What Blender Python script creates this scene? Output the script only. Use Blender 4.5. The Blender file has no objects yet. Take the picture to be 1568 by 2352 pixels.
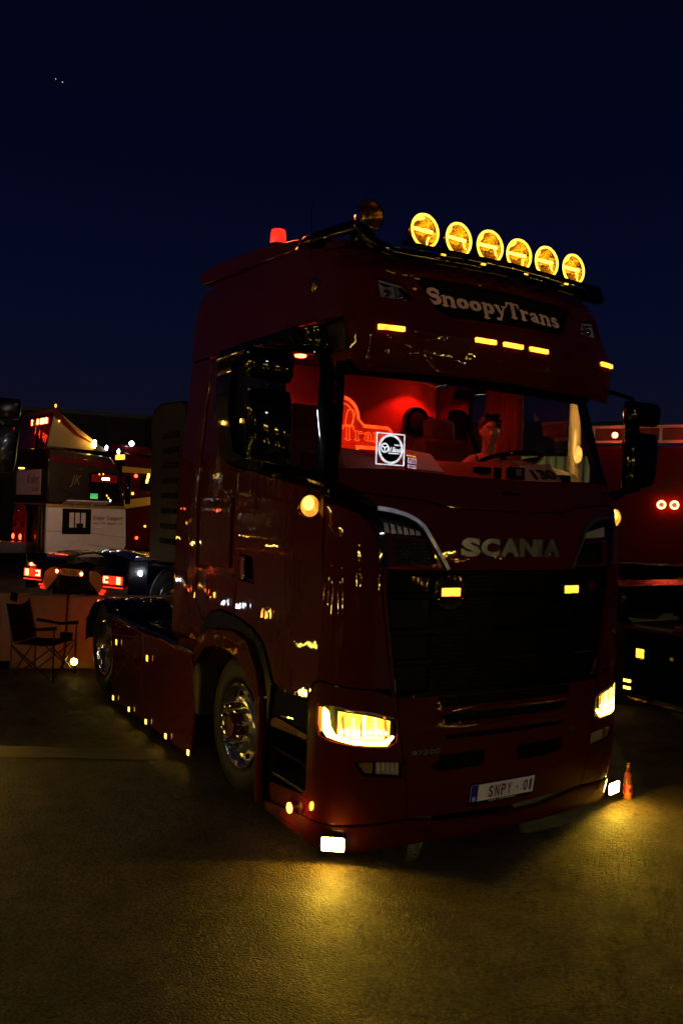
import bpy, bmesh, math, random
from mathutils import Vector, Matrix
random.seed(7)
R = math.radians
sc = bpy.context.scene
COL = sc.collection

# ------------------------------------------------------------------ camera
cam_d = bpy.data.cameras.new('camera')
cam = bpy.data.objects.new('camera', cam_d); COL.objects.link(cam)
CX, CY, CZ, YAW, PITCH, ROLL = -3.736, -4.080, 2.06, .5413, .002, .0341
fw = Vector((math.sin(YAW)*math.cos(PITCH), math.cos(YAW)*math.cos(PITCH), math.sin(PITCH)))
rt = Vector((math.cos(YAW), -math.sin(YAW), 0)); up = rt.cross(fw)
r2 = math.cos(ROLL)*rt+math.sin(ROLL)*up; u2 = -math.sin(ROLL)*rt+math.cos(ROLL)*up
cam.matrix_world = Matrix(((r2.x, u2.x, -fw.x, CX), (r2.y, u2.y, -fw.y, CY), (r2.z, u2.z, -fw.z, CZ), (0, 0, 0, 1)))
cam_d.sensor_fit = 'HORIZONTAL'; cam_d.sensor_width = 36; cam_d.lens = 1922.3/1568*36
cam_d.clip_start = .05; cam_d.clip_end = 9000
sc.camera = cam

# ------------------------------------------------------------------ night sky
w = bpy.data.worlds.new('World'); sc.world = w; w.use_nodes = True
nt = w.node_tree; nt.nodes.clear()
o_ = nt.nodes.new('ShaderNodeOutputWorld'); bg = nt.nodes.new('ShaderNodeBackground')
tc = nt.nodes.new('ShaderNodeTexCoord'); sp = nt.nodes.new('ShaderNodeSeparateXYZ'); cr = nt.nodes.new('ShaderNodeValToRGB')
nt.links.new(tc.outputs['Generated'], sp.inputs[0]); nt.links.new(sp.outputs['Z'], cr.inputs[0])
nt.links.new(cr.outputs[0], bg.inputs[0]); nt.links.new(bg.outputs[0], o_.inputs[0])
e = cr.color_ramp.elements
e[0].position = 0.0; e[0].color = (.0075, .0055, .0095, 1)
e[1].position = 1.0; e[1].color = (.0006, .0008, .0050, 1)
for p_, c_ in ((.07, (.0044, .0047, .0125, 1)), (.20, (.0022, .0035, .0155, 1)), (.36, (.0011, .0019, .0115, 1)), (.55, (.0008, .0011, .0072, 1))):
    q = e.new(p_); q.color = c_
bg.inputs[1].default_value = 1.0
sc.view_settings.view_transform = 'Standard'
try: sc.view_settings.look = 'None'
except Exception: pass
sc.view_settings.exposure = 0; sc.view_settings.gamma = 1
sc.cycles.max_bounces = 8; sc.cycles.transparent_max_bounces = 16
sc.cycles.sample_clamp_indirect = 3; sc.cycles.caustics_refractive = False

# ------------------------------------------------------------------ materials
M = {}
def mat(name, base=(.5, .5, .5), rough=.5, metal=0, coat=0, spec=.5, emit=None, strength=0, bump=None, noise=None, coat_rough=.03, trans=0, stretch=None):
    m = bpy.data.materials.new(name); m.use_nodes = True; n = m.node_tree; b = n.nodes['Principled BSDF']
    b.inputs['Base Color'].default_value = (*base, 1); b.inputs['Roughness'].default_value = rough
    b.inputs['Metallic'].default_value = metal; b.inputs['Coat Weight'].default_value = coat
    b.inputs['Coat Roughness'].default_value = coat_rough; b.inputs['Specular IOR Level'].default_value = spec
    b.inputs['Transmission Weight'].default_value = trans
    if emit: b.inputs['Emission Color'].default_value = (*emit, 1); b.inputs['Emission Strength'].default_value = strength
    t = n.nodes.new('ShaderNodeTexCoord')
    if noise:   # (scale, colour2)
        nz = n.nodes.new('ShaderNodeTexNoise'); nz.inputs['Scale'].default_value = noise[0]; nz.inputs['Detail'].default_value = 6
        n.links.new(t.outputs['Object'], nz.inputs['Vector'])
        r_ = n.nodes.new('ShaderNodeValToRGB'); r_.color_ramp.elements[0].position = .35; r_.color_ramp.elements[1].position = .7
        r_.color_ramp.elements[0].color = (*base, 1); r_.color_ramp.elements[1].color = (*noise[1], 1)
        n.links.new(nz.outputs['Fac'], r_.inputs[0]); n.links.new(r_.outputs[0], b.inputs['Base Color'])
        mr = n.nodes.new('ShaderNodeMapRange'); mr.inputs[3].default_value = max(0, rough-.08); mr.inputs[4].default_value = min(1, rough+.12)
        n.links.new(nz.outputs['Fac'], mr.inputs[0]); n.links.new(mr.outputs[0], b.inputs['Roughness'])
    if bump:    # (scale, strength, distance)
        nz = n.nodes.new('ShaderNodeTexNoise'); nz.inputs['Scale'].default_value = bump[0]; nz.inputs['Detail'].default_value = 3
        if stretch:
            mp = n.nodes.new('ShaderNodeMapping'); mp.inputs['Scale'].default_value = stretch; n.links.new(t.outputs['Object'], mp.inputs[0]); n.links.new(mp.outputs[0], nz.inputs['Vector'])
        else: n.links.new(t.outputs['Object'], nz.inputs['Vector'])
        bp = n.nodes.new('ShaderNodeBump'); bp.inputs['Strength'].default_value = bump[1]; bp.inputs['Distance'].default_value = bump[2]
        n.links.new(nz.outputs['Fac'], bp.inputs['Height']); n.links.new(bp.outputs[0], b.inputs['Normal'])
        if coat: n.links.new(bp.outputs[0], b.inputs['Coat Normal'])
    M[name] = m; return m
def emis(name, col, s, base=(.1, .1, .1), var=.4, scale=30):
    m = mat(name, base=base, rough=.3, emit=col, strength=s)
    n = m.node_tree; b = n.nodes['Principled BSDF']; t = n.nodes.new('ShaderNodeTexCoord'); z = n.nodes.new('ShaderNodeTexNoise'); z.inputs['Scale'].default_value = scale; z.inputs['Detail'].default_value = 2
    r_ = n.nodes.new('ShaderNodeMapRange'); r_.inputs[1].default_value = .32; r_.inputs[2].default_value = .68; r_.inputs[3].default_value = s*(1-var); r_.inputs[4].default_value = s*(1+var)
    n.links.new(t.outputs['Object'], z.inputs['Vector']); n.links.new(z.outputs['Fac'], r_.inputs[0]); n.links.new(r_.outputs[0], b.inputs['Emission Strength'])
    return m
def thin_glass(name, tint=(1, 1, 1), rough=.0, refl=1.0, dirt=0.0):
    m = bpy.data.materials.new(name); m.use_nodes = True; n = m.node_tree; n.nodes.clear()
    o = n.nodes.new('ShaderNodeOutputMaterial'); mx = n.nodes.new('ShaderNodeMixShader'); tr = n.nodes.new('ShaderNodeBsdfTransparent')
    gl = n.nodes.new('ShaderNodeBsdfGlossy'); fr = n.nodes.new('ShaderNodeFresnel'); fr.inputs[0].default_value = 1.5
    tr.inputs[0].default_value = (*tint, 1); gl.inputs['Roughness'].default_value = rough
    ml = n.nodes.new('ShaderNodeMath'); ml.operation = 'MULTIPLY'; ml.inputs[1].default_value = 1.6*refl; ml.use_clamp = True
    ge = n.nodes.new('ShaderNodeNewGeometry'); iv = n.nodes.new('ShaderNodeMath'); iv.operation = 'SUBTRACT'; iv.inputs[0].default_value = 1; m2 = n.nodes.new('ShaderNodeMath'); m2.operation = 'MULTIPLY'
    n.links.new(ge.outputs['Backfacing'], iv.inputs[1]); n.links.new(fr.outputs[0], ml.inputs[0]); n.links.new(ml.outputs[0], m2.inputs[0]); n.links.new(iv.outputs[0], m2.inputs[1]); n.links.new(m2.outputs[0], mx.inputs[0])
    n.links.new(tr.outputs[0], mx.inputs[1]); n.links.new(gl.outputs[0], mx.inputs[2]); n.links.new(mx.outputs[0], o.inputs[0])
    M[name] = m; return m
mat('paint', (.066, .0034, .0015), .5, 0, 1.0, spec=.03, bump=(5, .16, .012), stretch=(1.6, 1.6, .9), noise=(1.3, (.078, .0042, .0018)), coat_rough=.02)
mat('rail_paint', (.16, .07, .055), .6, spec=.1, noise=(5, (.13, .055, .045)))
mat('red_wall', (.10, .004, .003), .5, 0, .12, spec=.05, bump=(3, .1, .01), coat_rough=.2, noise=(.8, (.075, .003, .002)))
mat('paint_dark_red', (.065, .003, .0022), .42, 0, 1.0, spec=.05, bump=(7, .03, .01))
mat('navy_paint', (.004, .005, .016), .3, .2, 1.0, bump=(7, .02, .01))
mat('brown_paint', (.016, .009, .005), .4, 0, .8, spec=.1, bump=(6, .06, .01), noise=(2, (.022, .012, .006)))
mat('khaki_paint', (.13, .08, .022), .4, .1, .6, noise=(3, (.11, .07, .018)))
mat('white_paint', (.72, .64, .60), .35, 0, .6, bump=(5, .02, .01), noise=(4, (.66, .58, .54)))
mat('dark_brown', (.010, .006, .0035), .5, spec=.2, noise=(5, (.013, .008, .005)))
mat('gold_band', (.32, .19, .04), .4, .2, .5, noise=(5, (.28, .17, .03)))
mat('gloss_black', (.002, .002, .0025), .3, 0, 1.0, spec=.02, bump=(6, .02, .01))
mat('plastic_black', (.006, .0055, .005), .42, spec=.12, noise=(20, (.009, .008, .007)))
mat('matt_black', (.004, .0036, .0036), .8, spec=.1, noise=(12, (.006, .005, .005)))
mat('rubber', (.013, .012, .010), .55, spec=.12, bump=(40, .15, .01), noise=(18, (.018, .017, .014)))
mat('guard_paint', (.045, .032, .010), .45, spec=.2, noise=(8, (.06, .042, .014)))
mat('polished_rim', (.85, .82, .74), .20, 1.0, bump=(24, .05, .004))
mat('chrome', (.75, .75, .76), .06, 1.0, bump=(30, .03, .004))
mat('satin_silver', (.30, .30, .32), .30, 1.0, noise=(20, (.25, .25, .27)))
mat('dark_metal', (.05, .05, .055), .35, .8, noise=(9, (.07, .065, .06)))
mat('tread_plate', (.22, .20, .22), .22, .9, bump=(26, .5, .02))
mat('reflector', (.85, .82, .75), .33, .8, bump=(60, .5, .01))
mat('gold_reflector', (.42, .24, .04), .22, 1.0, bump=(26, .5, .02))
mat('sign_black', (.002, .003, .0025), .6, spec=.05, noise=(6, (.003, .004, .0035)))
mat('letter_cream', (.85, .56, .47), .5, noise=(14, (.80, .53, .44)))
mat('plate_white', (.88, .88, .92), .4, noise=(40, (.84, .84, .90)))
mat('plate_yellow', (.62, .38, .04), .4, noise=(40, (.56, .34, .03)))
mat('plate_blue', (.01, .02, .45), .35, noise=(30, (.01, .02, .38)))
mat('plate_letter', (.10, .008, .006), .4, noise=(30, (.13, .01, .008)))
mat('print_black', (.01, .008, .008), .4, noise=(30, (.014, .012, .012)))
mat('upholstery', (.50, .05, .035), .75, bump=(45, .3, .01), noise=(3, (.42, .035, .03)))
mat('seat_cloth', (.04, .018, .015), .8, bump=(80, .3, .005), noise=(8, (.06, .03, .026)))
mat('dash', (.30, .05, .04), .6, bump=(50, .2, .005), noise=(6, (.24, .04, .034)))
mat('curtain', (.50, .16, .14), .85, noise=(30, (.42, .12, .11)))
mat('skin', (.52, .27, .20), .5, bump=(90, .08, .002), noise=(14, (.47, .23, .17)))
mat('hair', (.030, .016, .012), .5, bump=(60, .9, .01), noise=(25, (.05, .025, .018)))
mat('cloth_black', (.012, .010, .012), .8, bump=(60, .3, .004), noise=(14, (.018, .015, .016)))
mat('paper', (.75, .68, .66), .6, noise=(10, (.70, .62, .6)))
mat('paper_sign', (.70, .45, .38), .5, noise=(10, (.64, .40, .34)))
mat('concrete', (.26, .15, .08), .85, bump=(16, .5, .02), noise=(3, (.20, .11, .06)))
mat('camp_cloth', (.012, .006, .007), .85, spec=.1, bump=(90, .4, .004), noise=(9, (.030, .012, .012)))
mat('sheet_metal', (.30, .30, .24), .5, .3, noise=(1.2, (.24, .24, .20)))
mat('dark_wall', (.030, .022, .018), .8, noise=(.4, (.040, .028, .020)))
mat('bottle_label', (.55, .06, .05), .5, noise=(30, (.48, .05, .04)))
mat('pole_paint', (.62, .52, .36), .35, .2, noise=(6, (.55, .45, .3)))
mat('bottle_glass', (.20, .06, .012), .05, 0, 0, trans=.0)
mat('red_tail_lens', (.35, .01, .008), .2, noise=(30, (.28, .01, .008)))
emis('amber_light', (1, .36, .025), 3.4)
emis('amber_soft', (1, .36, .03), 2.6)
emis('yellow_light', (1, .55, .05), 7)
emis('ring_light', (1, .50, .04), 3.2)
emis('yellow_hot', (1, .66, .12), 75)
emis('head_strip', (1, .72, .10), 16, var=.2)
emis('head_glow', (1, .60, .06), 2.8, var=.5, scale=22)
emis('head_core', (1, .72, .12), 9, var=.2)
emis('head_orange', (1, .26, .02), 1.4)
emis('cream_light', (1, .52, .09), 3.2)
emis('amber_lens', (1, .33, .025), 1.5, scale=22)
emis('amber_hot', (1, .42, .06), 40)
emis('white_hot', (.85, .92, 1), 120)
emis('red_light', (1, .045, .012), 9)
emis('red_hot', (1, .10, .03), 30)
emis('red_soft', (1, .03, .008), 1.6)
emis('neon_red', (1, .085, .010), 2.0, var=.35, scale=9)
emis('beacon_red', (1, .025, .010), 1.5, scale=14)
emis('plaque_fill', (1, .020, .003), .60, base=(.4, .02, .01), scale=5)
emis('white_light', (.80, .95, 1), 20)
emis('white_sign', (.86, .92, 1), 1.25)
emis('pink_sign', (1, .55, .75), .8)
emis('green_screen', (.1, 1, .25), .45)
emis('star_white', (1, .95, .9), .8)
thin_glass('windscreen_glass', (.86, .84, .84), 0, .35)
thin_glass('side_glass', (.72, .72, .74), 0, .35)
thin_glass('lamp_glass', (1, .96, .85), 0, .8)
thin_glass('clear_glass', (.95, .95, .95), 0, .8)
# asphalt
def asphalt():
    m = bpy.data.materials.new('asphalt'); m.use_nodes = True; n = m.node_tree; b = n.nodes['Principled BSDF']
    t = n.nodes.new('ShaderNodeTexCoord')
    def noise(s, d): 
        z = n.nodes.new('ShaderNodeTexNoise'); z.inputs['Scale'].default_value = s; z.inputs['Detail'].default_value = d
        n.links.new(t.outputs['Object'], z.inputs['Vector']); return z
    def vor(s):
        z = n.nodes.new('ShaderNodeTexVoronoi'); z.inputs['Scale'].default_value = s
        n.links.new(t.outputs['Object'], z.inputs['Vector']); return z
    big = noise(.5, 5); mid = noise(5, 4); v = vor(85); v2 = vor(210)
    cr_ = n.nodes.new('ShaderNodeValToRGB'); cr_.color_ramp.elements[0].position = .3; cr_.color_ramp.elements[1].position = .75
    cr_.color_ramp.elements[0].color = (.022, .017, .012, 1); cr_.color_ramp.elements[1].color = (.042, .033, .023, 1)
    n.links.new(big.outputs['Fac'], cr_.inputs[0])
    ce = n.nodes.new('ShaderNodeTexVoronoi'); ce.feature = 'DISTANCE_TO_EDGE'; ce.inputs['Scale'].default_value = .55
    wn = noise(2.2, 5); va = n.nodes.new('ShaderNodeMixRGB'); va.inputs[0].default_value = .35; n.links.new(t.outputs['Object'], va.inputs[1]); n.links.new(wn.outputs['Color'], va.inputs[2]); n.links.new(va.outputs[0], ce.inputs['Vector'])
    ck = n.nodes.new('ShaderNodeMapRange'); ck.inputs[1].default_value = 0; ck.inputs[2].default_value = .006; ck.inputs[3].default_value = .45; ck.inputs[4].default_value = 1
    n.links.new(ce.outputs['Distance'], ck.inputs[0])
    blot = noise(1.4, 6); br = n.nodes.new('ShaderNodeMapRange'); br.inputs[1].default_value = .38; br.inputs[2].default_value = .62; br.inputs[3].default_value = .55; br.inputs[4].default_value = 1.15; n.links.new(blot.outputs['Fac'], br.inputs[0])
    cb = n.nodes.new('ShaderNodeMath'); cb.operation = 'MULTIPLY'; n.links.new(ck.outputs[0], cb.inputs[0]); n.links.new(br.outputs[0], cb.inputs[1])
    # pale stones among dark binder
    st = n.nodes.new('ShaderNodeValToRGB'); st.color_ramp.elements[0].position = 0; st.color_ramp.elements[0].color = (.2, .2, .2, 1)
    st.color_ramp.elements[1].position = 1; st.color_ramp.elements[1].color = (3.4, 3.0, 2.5, 1)
    n.links.new(v.outputs['Color'], st.inputs[0])
    mx = n.nodes.new('ShaderNodeMixRGB'); mx.blend_type = 'MULTIPLY'; mx.inputs[0].default_value = 1
    n.links.new(cr_.outputs[0], mx.inputs[1]); n.links.new(st.outputs[0], mx.inputs[2]); m3 = n.nodes.new('ShaderNodeMixRGB'); m3.blend_type = 'MULTIPLY'; m3.inputs[0].default_value = 1; n.links.new(mx.outputs[0], m3.inputs[1]); n.links.new(cb.outputs[0], m3.inputs[2]); n.links.new(m3.outputs[0], b.inputs['Base Color'])
    mr = n.nodes.new('ShaderNodeMapRange'); b.inputs['Specular IOR Level'].default_value = .22; mr.inputs[3].default_value = .45; mr.inputs[4].default_value = .85
    n.links.new(mid.outputs['Fac'], mr.inputs[0]); n.links.new(mr.outputs[0], b.inputs['Roughness'])
    a1 = n.nodes.new('ShaderNodeMath'); a1.operation = 'MULTIPLY_ADD'; a1.inputs[1].default_value = .5
    n.links.new(v2.outputs['Distance'], a1.inputs[0]); n.links.new(v.outputs['Distance'], a1.inputs[2])
    a2 = n.nodes.new('ShaderNodeMath'); a2.operation = 'MULTIPLY_ADD'; a2.inputs[1].default_value = .9
    n.links.new(mid.outputs['Fac'], a2.inputs[0]); n.links.new(a1.outputs[0], a2.inputs[2])
    bp = n.nodes.new('ShaderNodeBump'); bp.inputs['Strength'].default_value = 1; bp.inputs['Distance'].default_value = .032; bp.invert = True
    n.links.new(a2.outputs[0], bp.inputs['Height']); n.links.new(bp.outputs[0], b.inputs['Normal'])
    M['asphalt'] = m
asphalt()

# ------------------------------------------------------------------ mesh helpers
def finish(name, me, m, parent=None, loc=None, bevel=0, smooth=True):
    me.name = name
    if m is not None: me.materials.append(M[m] if isinstance(m, str) else m)
    if smooth:
        me.polygons.foreach_set('use_smooth', [True]*len(me.polygons))
        me.set_sharp_from_angle(angle=R(38))
    o = bpy.data.objects.new(name, me); COL.objects.link(o)
    if parent is not None: o.parent = parent
    if loc: o.location = loc
    if bevel:
        b = o.modifiers.new('b', 'BEVEL'); b.width = bevel; b.segments = 2; b.limit_method = 'ANGLE'; b.angle_limit = R(40)
    return o
class B:
    def __init__(s): s.v = []; s.f = []
    def add(s, v, f):
        k = len(s.v); s.v += [tuple(x) for x in v]; s.f += [tuple(i+k for i in x) for x in f]; return s
    def box(s, c, d, rz=0, rx=0, ry=0):
        rot = Matrix.Rotation(rz, 3, 'Z') @ Matrix.Rotation(ry, 3, 'Y') @ Matrix.Rotation(rx, 3, 'X')
        vs = [Vector(c)+rot @ Vector((x*d[0]/2, y*d[1]/2, z*d[2]/2)) for x in (-1, 1) for y in (-1, 1) for z in (-1, 1)]
        return s.add(vs, [(0, 1, 3, 2), (4, 6, 7, 5), (0, 4, 5, 1), (2, 3, 7, 6), (0, 2, 6, 4), (1, 5, 7, 3)])
    def hexa(s, vs):   # 4 bottom, 4 top
        return s.add(vs, [(3, 2, 1, 0), (4, 5, 6, 7), (0, 1, 5, 4), (1, 2, 6, 5), (2, 3, 7, 6), (3, 0, 4, 7)])
    def tube(s, pts, r, n=10, cap=True, closed=False):
        P = [Vector(p) for p in pts]; rr = r if isinstance(r, (list, tuple)) else [r]*len(P)
        k = len(s.v); prev = None; N = len(P)
        for i, p in enumerate(P):
            a = P[(i-1) % N] if (i > 0 or closed) else p; c = P[(i+1) % N] if (i < N-1 or closed) else p
            d = (c-a).normalized()
            if prev is None: prev = d.orthogonal().normalized()
            u = (prev-d*prev.dot(d)).normalized(); prev = u; w_ = d.cross(u)
            for j in range(n):
                t = 2*math.pi*j/n; s.v.append(tuple(p+(u*math.cos(t)+w_*math.sin(t))*rr[i]))
        for i in range(N if closed else N-1):
            i2 = (i+1) % N
            for j in range(n):
                s.f.append((k+i*n+j, k+i*n+(j+1) % n, k+i2*n+(j+1) % n, k+i2*n+j))
        if cap and not closed:
            s.f.append(tuple(k+j for j in range(n))[::-1]); s.f.append(tuple(k+(N-1)*n+j for j in range(n)))
        return s
    def lathe(s, prof, c=(0, 0, 0), axis='x', n=32, sx=1):   # prof: (along axis, radius)
        k = len(s.v); c = Vector(c)
        for (a, r) in prof:
            for j in range(n):
                t = 2*math.pi*j/n; p, q = r*math.cos(t), r*math.sin(t)
                v = {'x': (a, p, q), 'y': (p, a, q), 'z': (p, q, a)}[axis]; s.v.append(tuple(c+Vector(v)))
        for i in range(len(prof)-1):
            for j in range(n): s.f.append((k+i*n+j, k+i*n+(j+1) % n, k+(i+1)*n+(j+1) % n, k+(i+1)*n+j))
        return s
    def ell(s, c, r, n=12, m=8, rot=None):
        vs = []; k = len(s.v); c = Vector(c)
        for i in range(m+1):
            a = math.pi*i/m
            for j in range(n):
                b = 2*math.pi*j/n; v = Vector((r[0]*math.sin(a)*math.cos(b), r[1]*math.sin(a)*math.sin(b), r[2]*math.cos(a)))
                if rot: v = rot @ v
                s.v.append(tuple(c+v))
        for i in range(m):
            for j in range(n): s.f.append((k+i*n+j, k+i*n+(j+1) % n, k+(i+1)*n+(j+1) % n, k+(i+1)*n+j))
        return s
    def build(s, name, m, parent=None, loc=None, bevel=0, smooth=True):
        me = bpy.data.meshes.new(name); me.from_pydata(s.v, [], s.f)
        bm = bmesh.new(); bm.from_mesh(me); bmesh.ops.remove_doubles(bm, verts=bm.verts, dist=1e-5)
        bmesh.ops.dissolve_degenerate(bm, dist=1e-6, edges=bm.edges); bmesh.ops.recalc_face_normals(bm, faces=bm.faces); bm.to_mesh(me); bm.free()
        return finish(name, me, m, parent, loc, bevel, smooth)
def inst(o, parent, loc=None, rot=None, name=None, scale=None):
    c = o.copy(); COL.objects.link(c); c.parent = parent
    if name: c.name = name
    if loc is not None: c.location = loc
    if rot is not None: c.rotation_euler = rot
    if scale is not None: c.scale = scale
    return c
def tree_copy(o, parent, loc=None, rot=None, scale=None):
    c = inst(o, parent, loc, rot, scale=scale)
    for k in list(o.children): tree_copy(k, c)
    return c
def thing(name, label, cat, loc=(0, 0, 0), rz=0, group=None):
    o = bpy.data.objects.new(name, None); COL.objects.link(o); o.location = loc; o.rotation_euler = (0, 0, rz); o.empty_display_size = .2
    return tag(o, label, cat, group)
def tag(o, label, cat, group=None):
    o['label'] = label; o['category'] = cat
    if group: o['group'] = group
    return o
def kind(o, k): o['kind'] = k; return o

def text_surf(name, txt, m, parent, s, z, off, height, width, head=False, **kw):
    c = sp_(s, z, off, head); ux = (sp_(s+.02, z, off, head)-sp_(s-.02, z, off, head)).normalized(); uy = (sp_(s, z+.01, off, head)-sp_(s, z-.01, off, head)).normalized()
    return text_on(name, txt, m, parent, c, ux, uy, height, width, **kw)
# text as mesh (flat font shapes turned into real extruded mesh)
def text_data(txt, height, width=None, extrude=.004, offset=0.0, shear=0.0, bevel=0.0, res=3):
    cu = bpy.data.curves.new('text', 'FONT'); cu.body = txt; cu.size = 1; cu.extrude = extrude; cu.offset = offset; cu.shear = shear
    cu.bevel_depth = bevel; cu.bevel_resolution = 1; cu.resolution_u = res; cu.align_x = 'LEFT'
    o = bpy.data.objects.new('text', cu); COL.objects.link(o)
    dg = bpy.context.evaluated_depsgraph_get(); ev = o.evaluated_get(dg); me = bpy.data.meshes.new_from_object(ev)
    bpy.data.objects.remove(o)
    xs = [v.co.x for v in me.vertices]; ys = [v.co.y for v in me.vertices]
    x0, x1, y0, y1 = min(xs), max(xs), min(ys), max(ys); k = height/(y1-y0); kx = (width/(x1-x0)) if width else k
    vs = [((v.co.x-(x0+x1)/2)*kx, (v.co.y-(y0+y1)/2)*k, v.co.z) for v in me.vertices]; fs = [tuple(p.vertices) for p in me.polygons]
    return vs, fs
def text_on(name, txt, m, parent, origin, ux, uy, height, width=None, **kw):
    vs, fs = text_data(txt, height, width, **kw); O = Vector(origin); ux = Vector(ux).normalized(); uy = Vector(uy).normalized(); uz = ux.cross(uy)
    b = B(); b.v = [tuple(O+ux*x+uy*y+uz*z) for x, y, z in vs]; b.f = fs
    return b.build(name, m, parent, smooth=False)

# ------------------------------------------------------------------ cab skin: a surface with arc coordinate s and height z
def tab(T, z):
    if z <= T[0][0]: return T[0][1]
    for (a, va), (b, vb) in zip(T, T[1:]):
        if z <= b: return va+(vb-va)*(z-a)/(b-a)
    return T[-1][1]
WT = [(0, 1.22), (.3, 1.24), (2.1, 1.24), (2.4, 1.225), (2.9, 1.185), (3.2, 1.17), (3.6, 1.145), (3.75, 1.125), (3.85, 1.105), (3.92, 1.08), (3.98, 1.03)]
YT = [(0, .05), (.1, .02), (.22, -.02), (.4, -.05), (1.75, -.05), (1.95, -.03), (2.15, .01), (2.27, .05), (2.6, .17), (2.93, .27), (3.1, .33)]
YH = [(2.88, .12), (2.96, .05), (3.1, .02), (3.2, .03), (3.39, .10), (3.56, .16), (3.68, .24), (3.76, .36), (3.82, .5)]
S1, RC, BOW, SL = .96, .28, .12, .42
TH0 = math.atan(2*BOW*S1/1.24**2)
def surf(s, z, head=False):
    W = tab(WT, z); y0 = tab(YH if head else YT, z); k = W/1.24; a = abs(s); sg = -1 if s < 0 else 1; xe = S1*k; r = W-xe
    if a <= S1: return Vector((sg*a*k, y0+BOW*(a/1.24)**2, z))
    ye = y0+BOW*(S1/1.24)**2
    if a <= S1+SL:
        th = TH0+(math.pi/2-TH0)*(a-S1)/SL
        return Vector((sg*(xe+r*(math.sin(th)-math.sin(TH0))/(1-math.sin(TH0))), ye+RC*(math.cos(TH0)-math.cos(th)), z))
    t = min(1, (a-S1-SL)/.5); ya = ye+RC*math.cos(TH0)+(a-S1-SL); yb = a-1.08
    return Vector((sg*W, ya+(yb-ya)*t, z))
def snorm(s, z, head=False):
    d = 1e-3; a = surf(s+d, z, head)-surf(s-d, z, head); b = surf(s, z+d, head)-surf(s, z-d, head)
    return a.cross(b).normalized()
def sp_(s, z, off=0, head=False):
    return surf(s, z, head)+snorm(s, z, head)*off
def patch(name, poly, m, parent, off=0.0, th=.02, holes=(), step=.08, zstep=None, head=False, mirror=False, bevel=.003, both=False):
    """a panel cut out of the skin; off may be a function of (s,z)"""
    P = list(poly)
    if mirror: P = P+[(-s, z) for s, z in reversed(P) if abs(s) > 1e-6]
    if both:
        o1 = patch(name, poly, m, parent, off, th, holes, step, zstep, head, False, bevel)
        o2 = patch(name, [(-s, z) for s, z in poly], m, parent, (lambda s, z: off(-s, z)) if callable(off) else off, th, [[(-s, z) for s, z in h] for h in holes], step, zstep, head, False, bevel)
        return o1, o2
    bm = bmesh.new()
    def loop(pts):
        vs = [bm.verts.new((s, z, 0)) for s, z in pts]
        for i in range(len(vs)): bm.edges.new((vs[i], vs[(i+1) % len(vs)]))
    loop(P)
    for h in holes: loop(h)
    bmesh.ops.triangle_fill(bm, use_beauty=True, use_dissolve=False, edges=bm.edges[:])
    s0 = min(v.co.x for v in bm.verts); s1 = max(v.co.x for v in bm.verts); z0 = min(v.co.y for v in bm.verts); z1 = max(v.co.y for v in bm.verts)
    k = math.ceil(s0/step+.01)
    while k*step < s1:
        a = k*step
        if not (abs(a) > 1.95 and k % 3): bmesh.ops.bisect_plane(bm, geom=bm.verts[:]+bm.edges[:]+bm.faces[:], plane_co=(a, 0, 0), plane_no=(1, 0, 0), dist=1e-4)
        k += 1
    zs = zstep or step; k = math.ceil(z0/zs+.01)
    while k*zs < z1:
        bmesh.ops.bisect_plane(bm, geom=bm.verts[:]+bm.edges[:]+bm.faces[:], plane_co=(0, k*zs, 0), plane_no=(0, 1, 0), dist=1e-4); k += 1
    bmesh.ops.triangulate(bm, faces=[f for f in bm.faces if len(f.verts) > 4])
    vs = bm.verts[:]; idx = {v: i for i, v in enumerate(vs)}; n = len(vs)
    fo = off if callable(off) else (lambda s, z: off)
    V = []; Vi = []
    for v in vs:
        s, z = v.co.x, v.co.y; p = surf(s, z, head); nn = snorm(s, z, head); f_ = fo(s, z)
        V.append(p+nn*f_); Vi.append(p+nn*(f_-th))
    F = []
    for f in bm.faces:
        ids = [idx[v] for v in f.verts]
        F.append(ids); F.append([i+n for i in reversed(ids)])
    for e_ in bm.edges:
        if len(e_.link_faces) == 1:
            l = e_.link_faces[0].loops
            for lp in l:
                if lp.edge == e_:
                    a, b_ = idx[lp.vert], idx[lp.link_loop_next.vert]; F.append([b_, a, a+n, b_+n])
    bm.free()
    me = bpy.data.meshes.new(name); me.from_pydata([tuple(v) for v in V+Vi], [], F)
    b2 = bmesh.new(); b2.from_mesh(me); bmesh.ops.recalc_face_normals(b2, faces=b2.faces); b2.to_mesh(me); b2.free()
    return finish(name, me, m, parent, bevel=bevel)
def ringpts(c, r, n=20, rz=None):
    rz = rz or r; return [(c[0]+r*math.cos(2*math.pi*i/n), c[1]+rz*math.sin(2*math.pi*i/n)) for i in range(n)]
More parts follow.
